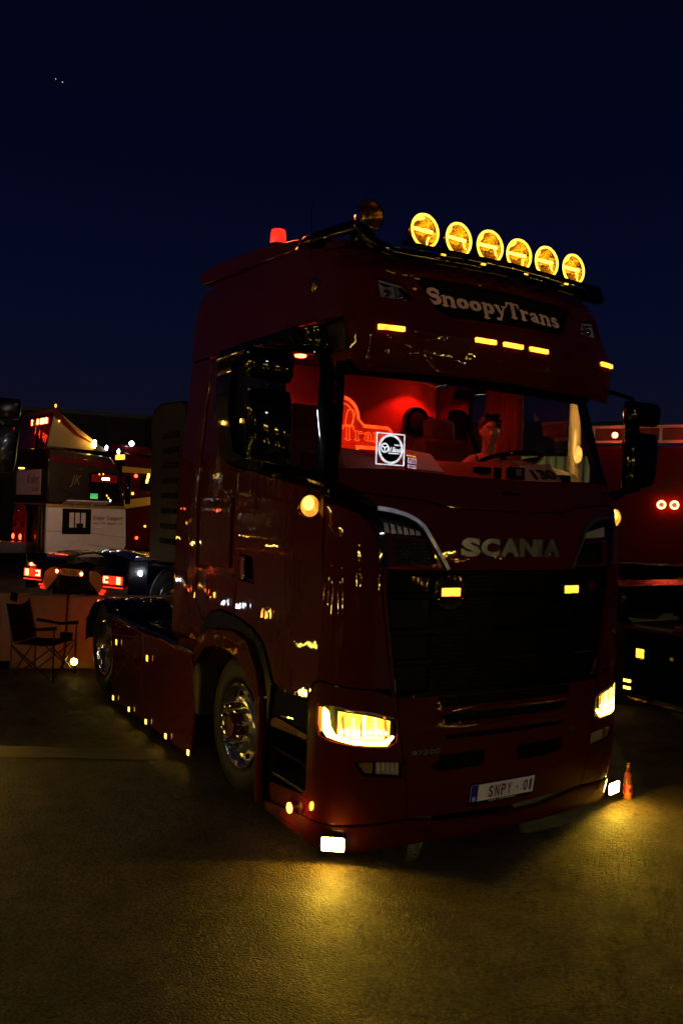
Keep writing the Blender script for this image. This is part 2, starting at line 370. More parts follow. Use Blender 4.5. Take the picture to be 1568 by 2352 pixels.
def hexmesh(name, x0, x1, z0, z1, cell, m, parent, off=-.03, head=False, bar=.004, inside=None):
    """honeycomb grille: hexagon bars laid on the skin"""
    b = B(); h = cell*math.sqrt(3)/2; rows = int((z1-z0)/(cell*.75))+2
    for r_ in range(rows):
        for c_ in range(int((x1-x0)/h)+2):
            cx = x0+c_*h+(h/2 if r_ % 2 else 0); cz = z0+r_*cell*.75
            if cx > x1 or cz > z1 or cx < x0: continue
            if inside and not inside(cx, cz): continue
            pts = [(cx+cell/2*math.sin(math.pi/3*k), cz+cell/2*math.cos(math.pi/3*k)) for k in range(6)]
            o1 = [sp_(p, q, off, head) for p, q in pts]
            cc = sp_(cx, cz, off, head); nn = snorm(cx, cz, head)
            inn = [cc+(p-cc)*(1-bar/cell*2.4) for p in o1]; dn = [p-nn*.012 for p in inn]
            k = len(b.v); b.v += [tuple(p) for p in o1+inn+dn]
            for i in range(6):
                j = (i+1) % 6; b.f += [(k+i, k+j, k+6+j, k+6+i), (k+6+i, k+6+j, k+12+j, k+12+i)]
    if not b.v: return None
    me = bpy.data.meshes.new(name); me.from_pydata(b.v, [], b.f); o = finish(name, me, m, parent, smooth=False)
    return kind(o, 'stuff')
def frame_on(name, pts, wd, m, parent, off=.0, th=.02, head=False, bevel=.003, both=False):
    """strip of width wd along a polyline on the skin"""
    L = []; Rr = []
    n = len(pts)
    for i, p in enumerate(pts):
        a = pts[max(0, i-1)]; c = pts[min(n-1, i+1)]; d = Vector((c[0]-a[0], c[1]-a[1])).normalized(); q = Vector((-d.y, d.x))*wd/2
        L.append((p[0]+q.x, p[1]+q.y)); Rr.append((p[0]-q.x, p[1]-q.y))
    return patch(name, L+Rr[::-1], m, parent, off, th, (), .06, None, head, False, bevel, both)
def box_part(name, c, d, m, parent, bevel=.004, **k): return B().box(c, d, **k).build(name, m, parent, bevel=bevel)

# signed distance shapes meshed by marching squares, for the heavy serif lettering and the interior plaque
def capsule(px, pz, a, b, r0, r1):
    dx, dz = b[0]-a[0], b[1]-a[1]; L = dx*dx+dz*dz or 1e-9; t = max(0, min(1, ((px-a[0])*dx+(pz-a[1])*dz)/L))
    return math.hypot(px-a[0]-dx*t, pz-a[1]-dz*t)-(r0+(r1-r0)*t)
def glyph_strokes():
    def arc(cx, cy, rx, ry, a0, a1, n=10): return [(cx+rx*math.cos(R(a0+(a1-a0)*i/n)), cy+ry*math.sin(R(a0+(a1-a0)*i/n))) for i in range(n+1)]
    G = {}
    def poly(p, r): return [(p[i], p[i+1], (r[i] if isinstance(r, list) else r), (r[i+1] if isinstance(r, list) else r)) for i in range(len(p)-1)]
    # unit: x-height 1, stem 0.15 half width
    st, th, sf = .15, .06, .075
    S = arc(.48, 1.12, .34, .30, 20, 260, 12)+arc(.48, .50, .38, .34, 80, -160, 12)
    G['S'] = (poly(S, [.12]+[.15]*11+[.19]*4+[.17]*8+[.13]*2), 1.0); G['S'][0].extend(poly([(.83, 1.05), (.86, 1.40)], [.07, .05])+poly([(.10, .45), (.06, .12)], [.07, .05]))
    G['n'] = (poly([(.28, .06), (.28, .9)], st)+poly([(.10, .06), (.46, .06)], sf)+poly([(.10, .92), (.28, .9)], sf)+poly([(.3, .68)]+arc(.62, .62, .26, .28, 130, 0, 7)+[(.88, .06)], [th, .09, .10, .12, .13, .14, .15, .15, .15, st])+poly([(.70, .06), (1.06, .06)], sf), 1.16)
    G['o'] = (poly(arc(.5, .5, .31, .36, 0, 360, 20), [.17 if (i % 20) < 4 or 7 <= (i % 20) <= 13 or (i % 20) > 17 else .12 for i in range(21)]), 1.02)
    G['p'] = (poly([(.28, -.44), (.28, .9)], st)+poly([(.10, -.44), (.50, -.44)], sf)+poly([(.10, .92), (.28, .9)], sf)+poly(arc(.60, .5, .27, .36, 135, -135, 14), [.07, .10, .13, .15, .17, .18, .18, .18, .18, .18, .17, .15, .12, .09, .07]), 1.08)
    G['y'] = (poly([(.24, .9), (.58, .12)], [st, .12])+poly([(.86, .9), (.52, -.05), (.36, -.36)], [.07, .08, .10])+poly([(.06, .93), (.42, .93)], sf)+poly([(.70, .93), (1.02, .93)], sf)+poly([(.36, -.36), (.18, -.34)], [.12, .14]), 1.06)
    G['T'] = (poly([(.62, .06), (.62, 1.38)], [.17, .17])+poly([(.40, .06), (.84, .06)], sf)+poly([(.12, 1.40), (1.12, 1.40)], .085)+poly([(.12, 1.40), (.08, 1.06)], [.09, .06])+poly([(1.12, 1.40), (1.16, 1.06)], [.09, .06]), 1.22)
    G['r'] = (poly([(.28, .06), (.28, .9)], st)+poly([(.10, .06), (.50, .06)], sf)+poly([(.10, .92), (.28, .9)], sf)+poly([(.3, .62), (.50, .86), (.68, .84)], [.07, .10, .15]), .88)
    G['a'] = (poly([(.20, .74), (.40, .88), (.58, .84), (.68, .6), (.68, .14)], [.13, .10, .13, st, st])+poly([(.68, .1), (.90, .08)], [.10, .07])+poly([(.64, .52), (.36, .44), (.24, .26), (.40, .12), (.62, .22)], [.08, .12, .15, .12, .08]), .98)
    G['s'] = (poly(arc(.42, .70, .25, .18, 30, 260, 8)+arc(.42, .28, .27, .20, 80, -160, 8), [.08]+[.12]*6+[.15]*4+[.13]*5+[.09]*2), .84)
    return G
GL = glyph_strokes()
def word_sdf(txt):
    segs = []; x = 0
    for ch in txt:
        g, adv = GL[ch]
        segs.append((x-.2, x+adv+.2, [((a[0]+x, a[1]), (b[0]+x, b[1]), r0, r1) for a, b, r0, r1 in g])); x += adv
    def f(px, pz):
        d = 9
        for x0, x1, ss in segs:
            if x0-.3 < px < x1+.3:
                for a, b, r0, r1 in ss: d = min(d, capsule(px, pz, a, b, r0, r1))
        return d
    return f, x
def march(f, x0, x1, z0, z1, res):
    """faces of the area where f<0"""
    nx, nz = int((x1-x0)/res)+1, int((z1-z0)/res)+1
    g = [[f(x0+i*res, z0+j*res) for j in range(nz+1)] for i in range(nx+1)]
    V = []; F = []; key = {}
    def vid(p):
        k = (round(p[0], 5), round(p[1], 5))
        if k not in key: key[k] = len(V); V.append(p)
        return key[k]
    for i in range(nx):
        for j in range(nz):
            c = [(i, j), (i+1, j), (i+1, j+1), (i, j+1)]; vals = [g[a][b] for a, b in c]
            if all(v >= 0 for v in vals): continue
            pts = []
            for k in range(4):
                a, b = c[k], c[(k+1) % 4]; va, vb = vals[k], vals[(k+1) % 4]
                pa = (x0+a[0]*res, z0+a[1]*res); pb = (x0+b[0]*res, z0+b[1]*res)
                if va < 0: pts.append(pa)
                if (va < 0) != (vb < 0): t = va/(va-vb); pts.append((pa[0]+(pb[0]-pa[0])*t, pa[1]+(pb[1]-pa[1])*t))
            ids = []
            for p in pts:
                q = vid(p)
                if q not in ids: ids.append(q)
            if len(ids) > 2: F.append(ids)
    return V, F
def map_mesh(name, V, F, fn, m, parent):
    me = bpy.data.meshes.new(name); me.from_pydata([tuple(fn(*v)) for v in V], [], F); return finish(name, me, m, parent)

# ------------------------------------------------------------------ ground and setting
g = B(); g.add([(-400, -200, 0), (600, -200, 0), (600, 900, 0), (-400, 900, 0)], [(0, 1, 2, 3)])
kind(g.build('ground', 'asphalt', smooth=False), 'structure')
stp = B(); n_ = 14
for i in range(n_+1):
    t = i/n_; jx = random.uniform(-.012, .012)
    stp.v += [(-3.9+t*2.55, 4.20-t*1.42+jx, .004), (-3.98+t*2.55, 3.82-t*1.33-jx, .004)]
for i in range(n_): stp.f.append((2*i, 2*i+1, 2*i+3, 2*i+2))
mat('worn_concrete', (.060, .045, .030), .8, bump=(30, .6, .01), noise=(2.2, (.035, .028, .020)))
kind(stp.build('concrete_strip', 'worn_concrete', smooth=False), 'structure')

# ------------------------------------------------------------------ the show truck
T = thing('semi_truck', 'glossy dark red tractor unit with six amber roof lamps and plate SNPY 01', 'truck')
def halves(h): return [h]
# inner dark shell so that panel gaps read dark
# --- bumper and lower front
mesh_win = [(.60, .527), (.535, .603), (.19, .609), (.20, .509), (.515, .503)]
mesh_win2 = [(.07, .603), (.475, .605), (.50, .53), (.36, .502), (.08, .509)]
slot1 = [(-.57, .958), (-.53, .900), (.53, .900), (.57, .958)]
slot2 = [(-.54, .852), (-.50, .796), (.50, .796), (.54, .852)]
slot3 = [(-.51, .722), (-.49, .694), (.49, .694), (.51, .722)]
def bump_off(s, z):
    o = 0
    if abs(s) < .66:
        k = min(1, (.66-abs(s))/.06)
        for zc in (.878, .762): o = max(o, k*.018*max(0, 1-abs(z-zc)/.03))
    return o
bump_poly = [(0, .205), (.735, .235), (.79, .62), (.825, .80), (.845, .965), (0, .965)]
patch('bumper_panel', bump_poly[:], 'paint', T, off=bump_off, holes=[slot1, slot2, slot3, [(-s, z) for s, z in mesh_win], mesh_win2], step=.09, zstep=.03, mirror=True)
hexmesh('lower_mesh', -.62, .62, .49, .98, .030, 'plastic_black', T, off=-.022, inside=lambda x, z: (z > .895) or (.785 < z < .865) or (.685 < z < .735 and abs(x) < .53) or z < .62)
patch('mesh_backing', [(-.66, .46), (.66, .46), (.66, .985), (-.66, .985)], 'matt_black', T, off=-.045, th=.01, bevel=0)
hl = [(.838, .80), (.842, .705), (.90, .680), (1.11, .698), (1.23, .712), (1.335, .730), (1.372, .80), (1.362, .925), (1.27, .918), (1.19, .915), (1.04, .893), (.855, .845)]
fog = [(.795, .487), (1.04, .517), (1.10, .604), (1.04, .612), (.80, .588)]
def lip(s, z): return 0
# corner bumper
patch('bumper_corner', [(.742, .235), (1.10, .225), (1.46, .205), (1.462, .325), (1.466, .90), (1.40, 1.02), (1.345, 1.05), (1.0, 1.02), (.853, .97), (.833, .80), (.798, .62)],
      'paint', T, off=.002, holes=[hl, fog], step=.06, both=True)
patch('bumper_lip', [(0, .065), (.6, .065), (1.0, .06), (1.25, .06), (1.5, .075), (1.99, .09), (1.985, .14), (1.47, .20), (1.1, .212), (.735, .218), (.3, .168), (0, .165)], 'paint', T, off=lambda s, z: .030*max(0, 1-abs(z-.10)/.12)**.5, th=.03, mirror=True, step=.08, zstep=.03, bevel=.006)
# --- headlights (part headlight > strip, reflector, turn signal, glass)
def headlight(sg):
    f = lambda P: [(s*sg, z) for s, z in P]
    h = patch('headlight', f([(.84, .82), (.846, .708), (.90, .684), (1.11, .702), (1.23, .716), (1.335, .734), (1.366, .80), (1.357, .918), (1.27, .914), (1.04, .889), (.86, .84)]), 'plastic_black', T, off=-.035, th=.01, bevel=0)
    patch('light_strip', f([(.860, .742), (.875, .748), (.925, .718), (1.10, .733), (1.215, .757), (1.245, .80), (1.262, .885), (1.298, .905), (1.306, .86), (1.30, .77), (1.262, .735), (1.10, .706), (.905, .690)]), 'head_strip', h, off=.004, th=.014, bevel=.002)
    for a, b_ in ((.885, 1.035), (1.06, 1.20)):
        patch('reflector_bowl', f([(a, .742), (b_, .755+(b_-1)*.06), (b_, .882 if a < 1 else .900), (a, .838+(a-.88)*.26)]), 'head_glow', h, off=lambda s, z, c=(a+b_)/2: -.006-.022*max(0, 1-abs(abs(s)-c)/.08), th=.006, step=.02, bevel=0)
    patch('divider', f([(1.036, .75), (1.058, .75), (1.058, .875), (1.036, .870)]), 'head_core', h, off=.0, th=.03)
    for k in range(5):
        a = .90+k*.062
        if 1.02 < a < 1.07: continue
        patch('reflector_rib', f([(a, .752), (a+.014, .752), (a+.030, .862), (a+.016, .860)]), 'head_core' if k % 2 else 'head_orange', h, off=-.004, th=.01, bevel=0)
    for a, b_ in ((.885, 1.035), (1.06, 1.20)):
        frame_on('reflector_rim', f([(a, .745), (a, .838+(a-.88)*.26), (b_, .882 if a < 1 else .900)]), .007, 'gold_reflector', h, off=.0, th=.012, bevel=0)
    for k in range(9): patch('led_point', ringpts(((.915+k*.032)*sg, .7665+k*.0012), .0055, 6), 'white_hot', h, off=.002, th=.004, step=1, bevel=0)
    patch('turn_signal', f([(1.322, .752), (1.346, .80), (1.344, .900), (1.320, .905), (1.314, .86), (1.312, .78)]), 'head_orange', h, off=.0, th=.01)
    patch('lamp_floor', f([(.93, .724), (1.09, .738), (1.19, .758), (1.19, .768), (1.05, .756), (.92, .744)]), 'head_core', h, off=-.003, th=.01, bevel=0)
    patch('brow_strip', f([(.865, .858), (1.04, .905), (1.25, .928), (1.25, .922), (1.04, .897), (.865, .848)]), 'satin_silver', h, off=.006, th=.02, bevel=.001)
    patch('lens', f([(.843, .82), (.848, .710), (.90, .686), (1.11, .704), (1.23, .718), (1.333, .736), (1.362, .80), (1.354, .914), (1.27, .910), (1.04, .885), (.862, .838)]), 'lamp_glass', h, off=.009, th=.0035, bevel=0)
    for P_ in ((1.0, .75), (1.15, .77)):
        p = sp_(P_[0]*sg, P_[1], .05)
        l = bpy.data.lights.new('headlight_beam', 'SPOT'); l.energy = 2.6; l.color = (1, .58, .05); l.spot_size = R(150); l.spot_blend = 1; l.shadow_soft_size = .05
        lo = bpy.data.objects.new('headlight_beam', l); COL.objects.link(lo); lo.parent = T; lo.location = p
        d = Vector((.25*sg, -1, -.20)); lo.rotation_euler = d.to_track_quat('-Z', 'Y').to_euler()
    return h
def foglight(sg):
    f = lambda P: [(s*sg, z) for s, z in P]
    h = patch('fog_lamp', f([(.80, .492), (1.035, .521), (1.09, .60), (1.04, .607), (.805, .583)]), 'plastic_black', T, off=-.04, th=.01, bevel=0)
    for k in range(5):
        a = .815+k*.031
        patch('reflector', f([(a, .505+k*.004), (a+.026, .507+k*.004), (a+.026, .578+k*.003), (a, .576+k*.003)]), 'reflector', h, off=lambda s, z, c=a+.013: -.014-.02*(1-min(1, abs(abs(s)-c)/.013)), th=.004, step=.008, bevel=0)
    patch('corner_reflector', f([(.985, .53), (1.03, .535), (1.07, .590), (1.03, .597), (.985, .593)]), 'gold_band', h, off=-.012, th=.01)
    patch('lens', f([(.802, .494), (1.033, .523), (1.086, .599), (1.04, .605), (.807, .581)]), 'clear_glass', h, off=-.003, th=.003, bevel=0)
for sg in (-1, 1): headlight(sg); foglight(sg)
# --- grille
GO = [(0, .968), (.855, .975), (.89, 1.19), (.935, 1.5), (.953, 1.66), (.95, 1.738), (.55, 1.728), (0, 1.725)]
patch('grille_backing', GO, 'matt_black', T, off=-.09, th=.01, mirror=True, bevel=0)
for (z0, z1) in ((.985, 1.16), (1.19, 1.345), (1.375, 1.565), (1.59, 1.715)):
    hexmesh('grille_mesh', -.60, .60, z0+.01, z1, .034, 'plastic_black', T, off=-.050, bar=.005)
for z in (.975, 1.175, 1.36, 1.578):
    a = .855+(z-.975)*.13
    patch('grille_bar', [(-a, z-.012), (a, z-.012), (a, z+.014), (-a, z+.014)], 'gloss_black', T, off=lambda s, z: -.012, th=.05, step=.1, bevel=.005)
for sg in (-1, 1):
    for z0, z1 in ((.995, 1.155), (1.195, 1.34), (1.38, 1.558), (1.60, 1.70)):
        a = .855+(z0-.975)*.13; b_ = .855+(z1-.975)*.13
        patch('grille_cheek', [(sg*.63, z0), (sg*(a-.02), z0), (sg*(b_-.02), z1), (sg*.63, z1)], 'gloss_black', T, off=-.035, th=.03, bevel=.006)
for sg in (-1, 1):
    frame_on('grille_edge', [(sg*.872, .975), (sg*.90, 1.19), (sg*.945, 1.5), (sg*.965, 1.66), (sg*.955, 1.75)], .022, 'paint', T, off=.012, th=.03)
# badge, grille lamps
def disc_on(name, s, z, r, m, parent, off, th=.01, n=24, head=False): return patch(name, ringpts((s, z), r, n), m, parent, off=off, th=th, step=.5, head=head, bevel=.002)
disc_on('grille_badge', .76, 1.62, .048, 'chrome', T, .004, .02)
disc_on('badge_center', .76, 1.62, .034, 'paint_dark_red', T, .008, .006)
for sg in (-1, 1):
    h = disc_on('grille_lamp', .512*sg, 1.605, .115, 'gloss_black', T, .012, .05)
    for k in range(14):
        t = 2*math.pi*k/14; patch('lamp_stud', ringpts((.512*sg+.098*math.cos(t), 1.605+.098*math.sin(t)), .006, 6), 'gold_reflector', h, off=.018, th=.008, step=1, bevel=0)
    patch('light_bar', [(.512*sg-.066, 1.578), (.512*sg+.066, 1.578), (.512*sg+.066, 1.628), (.512*sg-.066, 1.628)], 'amber_light', h, off=.030, th=.02, bevel=.004)
    patch('bezel', [(.512*sg-.082, 1.566), (.512*sg+.082, 1.566), (.512*sg+.082, 1.640), (.512*sg-.082, 1.640)], 'plastic_black', h, off=.020, th=.02, bevel=.004)
# --- front panel (hood)
LAMPC = [(.972, 2.062), (.833, 2.040), (.745, 2.005), (.700, 1.972), (.645, 1.920), (.522, 1.737), (.95, 1.748)]
patch('front_panel', [(0, 1.735), (.515, 1.735), (.650, 1.955), (.692, 2.015), (.81, 2.080), (.985, 2.108), (1.06, 2.185), (.613, 2.146), (.481, 2.112), (0, 2.105)], 'paint', T, mirror=True, step=.08, off=0)
patch('cowl_panel', [(0, 2.112), (.481, 2.119), (.613, 2.153), (1.068, 2.193), (1.20, 2.25), (1.18, 2.335), (.85, 2.345), (.4, 2.325), (0, 2.32)], 'paint', T, mirror=True, step=.08, off=lambda s, z: .0+.012*math.sin(min(1, max(0, (z-2.11)/.2))*math.pi))
for sg in (-1, 1):
    frame_on('silver_trim', [(sg*.99, 2.098), (sg*.90, 2.088), (sg*.81, 2.066), (sg*.74, 2.035), (sg*.690, 1.995), (sg*.652, 1.935), (sg*.59, 1.84), (sg*.527, 1.741)], .026, 'satin_silver', T, off=.014, th=.03, bevel=.004)
    h = patch('upper_lamp', [(sg*s, z) for s, z in [(.968, 2.057), (.833, 2.036), (.745, 2.00), (.690, 1.965), (.655, 1.928), (.948, 1.951)]], 'plastic_black', T, off=-.06, th=.01, bevel=0)
    for k in range(6):
        a = .70+k*.042; patch('reflector', [(sg*a, 1.945+k*.003), (sg*(a+.034), 1.948+k*.003), (sg*(a+.036), 1.99+k*.008), (sg*(a+.006), 1.975+k*.009)], 'reflector', h, off=lambda s, z, c=a+.017: -.015-.03*(1-min(1, abs(abs(s)-c)/.018)), th=.004, step=.01, bevel=0)
    patch('lens', [(sg*s, z) for s, z in [(.965, 2.052), (.833, 2.031), (.745, 1.996), (.692, 1.962), (.662, 1.932), (.946, 1.955)]], 'clear_glass', h, off=-.002, th=.003, bevel=0)
    patch('vent_surround', [(sg*s, z) for s, z in [(.945, 1.942), (.640, 1.918), (.530, 1.748), (.952, 1.756)]], 'paint', T, off=-.004, th=.02, holes=[[(sg*s, z) for s, z in [(.900, 1.922), (.655, 1.905), (.600, 1.775), (.890, 1.775)]]])
    hexmesh('vent_mesh', min(sg*.61, sg*.90), max(sg*.61, sg*.90), 1.775, 1.92, .028, 'plastic_black', T, off=-.02)
    patch('vent_backing', [(sg*s, z) for s, z in [(.92, 1.93), (.63, 1.91), (.58, 1.76), (.91, 1.76)]], 'matt_black', T, off=-.05, th=.01, bevel=0)
    # corner panels beside the grille
    patch('corner_panel', [(sg*s, z) for s, z in [(.885, 1.03), (1.0, 1.035), (1.335, 1.065), (1.348, 1.3), (1.34, 1.75), (1.305, 2.12), (1.20, 2.105), (1.09, 2.06), (1.01, 1.96), (.985, 1.85), (.980, 1.66), (.962, 1.5), (.92, 1.22)]], 'paint', T, off=.004, step=.05)
    frame_on('pillar_base_trim', [(sg*s, z) for s, z in [(.965, 1.75), (.966, 1.87), (.985, 2.00), (1.035, 2.08), (1.12, 2.145), (1.33, 2.20)]], .05, 'gloss_black', T, off=.006, th=.03)
    frame_on('corner_seam_bead', [(sg*.90, 1.022), (sg*1.1, 1.03), (sg*1.33, 1.056)], .012, 'gloss_black', T, off=-.006, th=.02)
# SCANIA letters
x = -.440
for ch, wd in zip('SCANIA', (.150, .150, .165, .150, .050, .165)):
    c = sp_(x+wd/2, 1.878, .006); nn = snorm(x+wd/2, 1.878); ux = Vector((0, 0, 1)).cross(nn).normalized()*1
    vs, fs = text_data(ch, .118, wd*1.02, extrude=.010, offset=.06, bevel=.006)
    ux = Vector((nn.y*-1, nn.x, 0)).normalized(); uy = nn.cross(ux)
    if ux.x < 0: ux = -ux
    uy = Vector((0, 0, 1)); uz = ux.cross(uy); b = B(); b.v = [tuple(c+ux*p+uy*q+uz*r_) for p, q, r_ in vs]; b.f = fs
    b.build('letter', 'satin_silver', T, smooth=False); x += wd+.002
# type text
text_surf('model_badge', 'S730S', 'satin_silver', T, -.64, .632, .004, .030, .205, extrude=.003, offset=.02)
disc_on('bumper_badge', .593, .653, .020, 'satin_silver', T, .006, .008)
# number plate
pl = patch('number_plate', [(-.300, .283), (.228, .283), (.228, .392), (-.300, .392)], 'plate_white', T, off=.016, th=.008, step=.3)
patch('blue_band', [(-.299, .284), (-.248, .284), (-.248, .391), (-.299, .391)], 'plate_blue', pl, off=.0175, th=.003, step=.3, bevel=0)
pn = Vector((0, -1, 0))
def front_y(s, z): return sp_(s, z, .0185).y
def plate_text(txt, s, z, h, wd, m, par, off=0): return text_surf('plate_lettering', txt, m, par, s, z, .0178, h, wd, extrude=.001, offset=.012)
x = -.160
for ch, wd in (('S', .034), ('N', .034), ('P', .034), ('Y', .034), (None, .072), ('0', .034), ('1', .018)):
    if ch: plate_text(ch, x+wd/2, .338, .076, wd, 'plate_letter', pl)
    else: patch('plate_dot', ringpts((x+.034, .338), .007, 8), 'plate_letter', pl, off=.0185, th=.002, step=1, bevel=0)
    x += wd+.017
plate_text('B', -.2735, .303, .028, .022, 'plate_white', pl)
for k in range(12):
    t = 2*math.pi*k/12; patch('star', ringpts((-.2735+.016*math.cos(t), .362+.018*math.sin(t)), .0022, 5), 'gold_band', pl, off=.0185, th=.001, step=1, bevel=0)
patch('plate_holder', [(-.305, .258), (.232, .258), (.232, .395), (-.305, .395)], 'gloss_black', T, off=.007, th=.006, step=.3)
text_surf('holder_lettering', 'SCANIA  |  JOIN THE FAMILY', 'plate_white', T, -.03, .271, .009, .009, .23, extrude=.001, offset=.01)
# corner floor lamps (lit lamp units under the bumper corners)
for sg in (-1, 1):
    c = sp_(1.165*sg, .135, .05); nn = snorm(1.165*sg, .135); a = math.atan2(nn.y, nn.x)
    a = math.atan2(-.80, -.60) if sg < 0 else math.atan2(-.80, .60)
    if sg > 0: a = math.atan2(-.97, .24)
    h = B().box(c, (.05, .150, .095), rz=a).build('corner_lamp', 'plastic_black', T, bevel=.01)
    d = Vector((math.cos(a), math.sin(a), 0)); B().box(c+d*.030, (.018, .135, .080), rz=a).build('lens', 'yellow_hot', h, bevel=.012)
    l = bpy.data.lights.new('corner_lamp_light', 'SPOT'); l.energy = 32; l.color = (1, .56, .022); l.spot_size = R(170); l.spot_blend = .12; l.shadow_soft_size = .03
    lo = bpy.data.objects.new('corner_lamp_light', l); COL.objects.link(lo); lo.parent = T; lo.location = c+d*.055+Vector((0, 0, .02)); lo.rotation_euler = Vector((d.x, d.y, -.55)).to_track_quat('-Z', 'Y').to_euler()
# side lamps at the step
def round_lamp(s, z, r, m, off=.02):
    h = disc_on('side_lamp', s, z, r*1.25, 'chrome', T, off, .03); disc_on('lens', s, z, r, m, h, off+.006, .008); return h
for sg in (-1, 1):
    round_lamp(1.60*sg, .213, .034, 'yellow_light', .03); 
    patch('marker_lamp', ringpts((1.36*sg, .296), .018, 12, .030), 'amber_soft', T, off=.012, th=.012, step=1)
    if sg < 0:
        for q_, e_, c_ in ((sp_(-1.60, .16, .10), .5, (1, .5, .06)), (sp_(-1.42, .26, .07), .55, (1, .10, .02))):
            l = bpy.data.lights.new('side_lamp_light', 'POINT'); l.energy = e_; l.color = c_; l.shadow_soft_size = .02
            lo = bpy.data.objects.new('side_lamp_light', l); COL.objects.link(lo); lo.parent = T; lo.location = q_
    # step recess
    b = B(); x0 = 1.235*sg; x1 = 1.0*sg
    patch('sill_panel', [(sg*1.473, .205), (sg*1.93, .150), (sg*1.965, .20), (sg*1.94, .276), (sg*1.475, .325)], 'paint', T, off=.0)
    patch('step_fascia', [(sg*1.475, .668), (sg*1.985, .636), (sg*1.995, .676), (sg*1.90, .715), (sg*1.475, .70)], 'paint', T, off=.0)
    patch('step_cover', [(sg*1.475, .705), (sg*1.90, .72), (sg*1.99, .68), (sg*1.935, .91), (sg*1.785, .892), (sg*1.475, .905)], 'matt_black', T, off=-.012)
    patch('step_back', [(sg*1.44, .25), (sg*2.02, .20), (sg*2.02, .72), (sg*1.44, .72)], 'paint_dark_red', T, off=-.24, th=.01, bevel=0)
    for z, m_ in ((.33, 'tread_plate'), (.50, 'matt_black')):
        B().box(((1.22-.115)*sg, .62, z), (.23, .52, .022)).build('step', m_, T, bevel=.004)
    B().box((1.11*sg, .372, .49), (.24, .012, .5)).build('step_side', 'paint_dark_red', T); B().box((1.11*sg, .90, .45), (.24, .012, .5)).build('step_side', 'matt_black', T)
    frame_on('step_edge', [(sg*1.655, .758), (sg*1.83, .735)], .012, 'chrome', T, off=.0, th=.02)
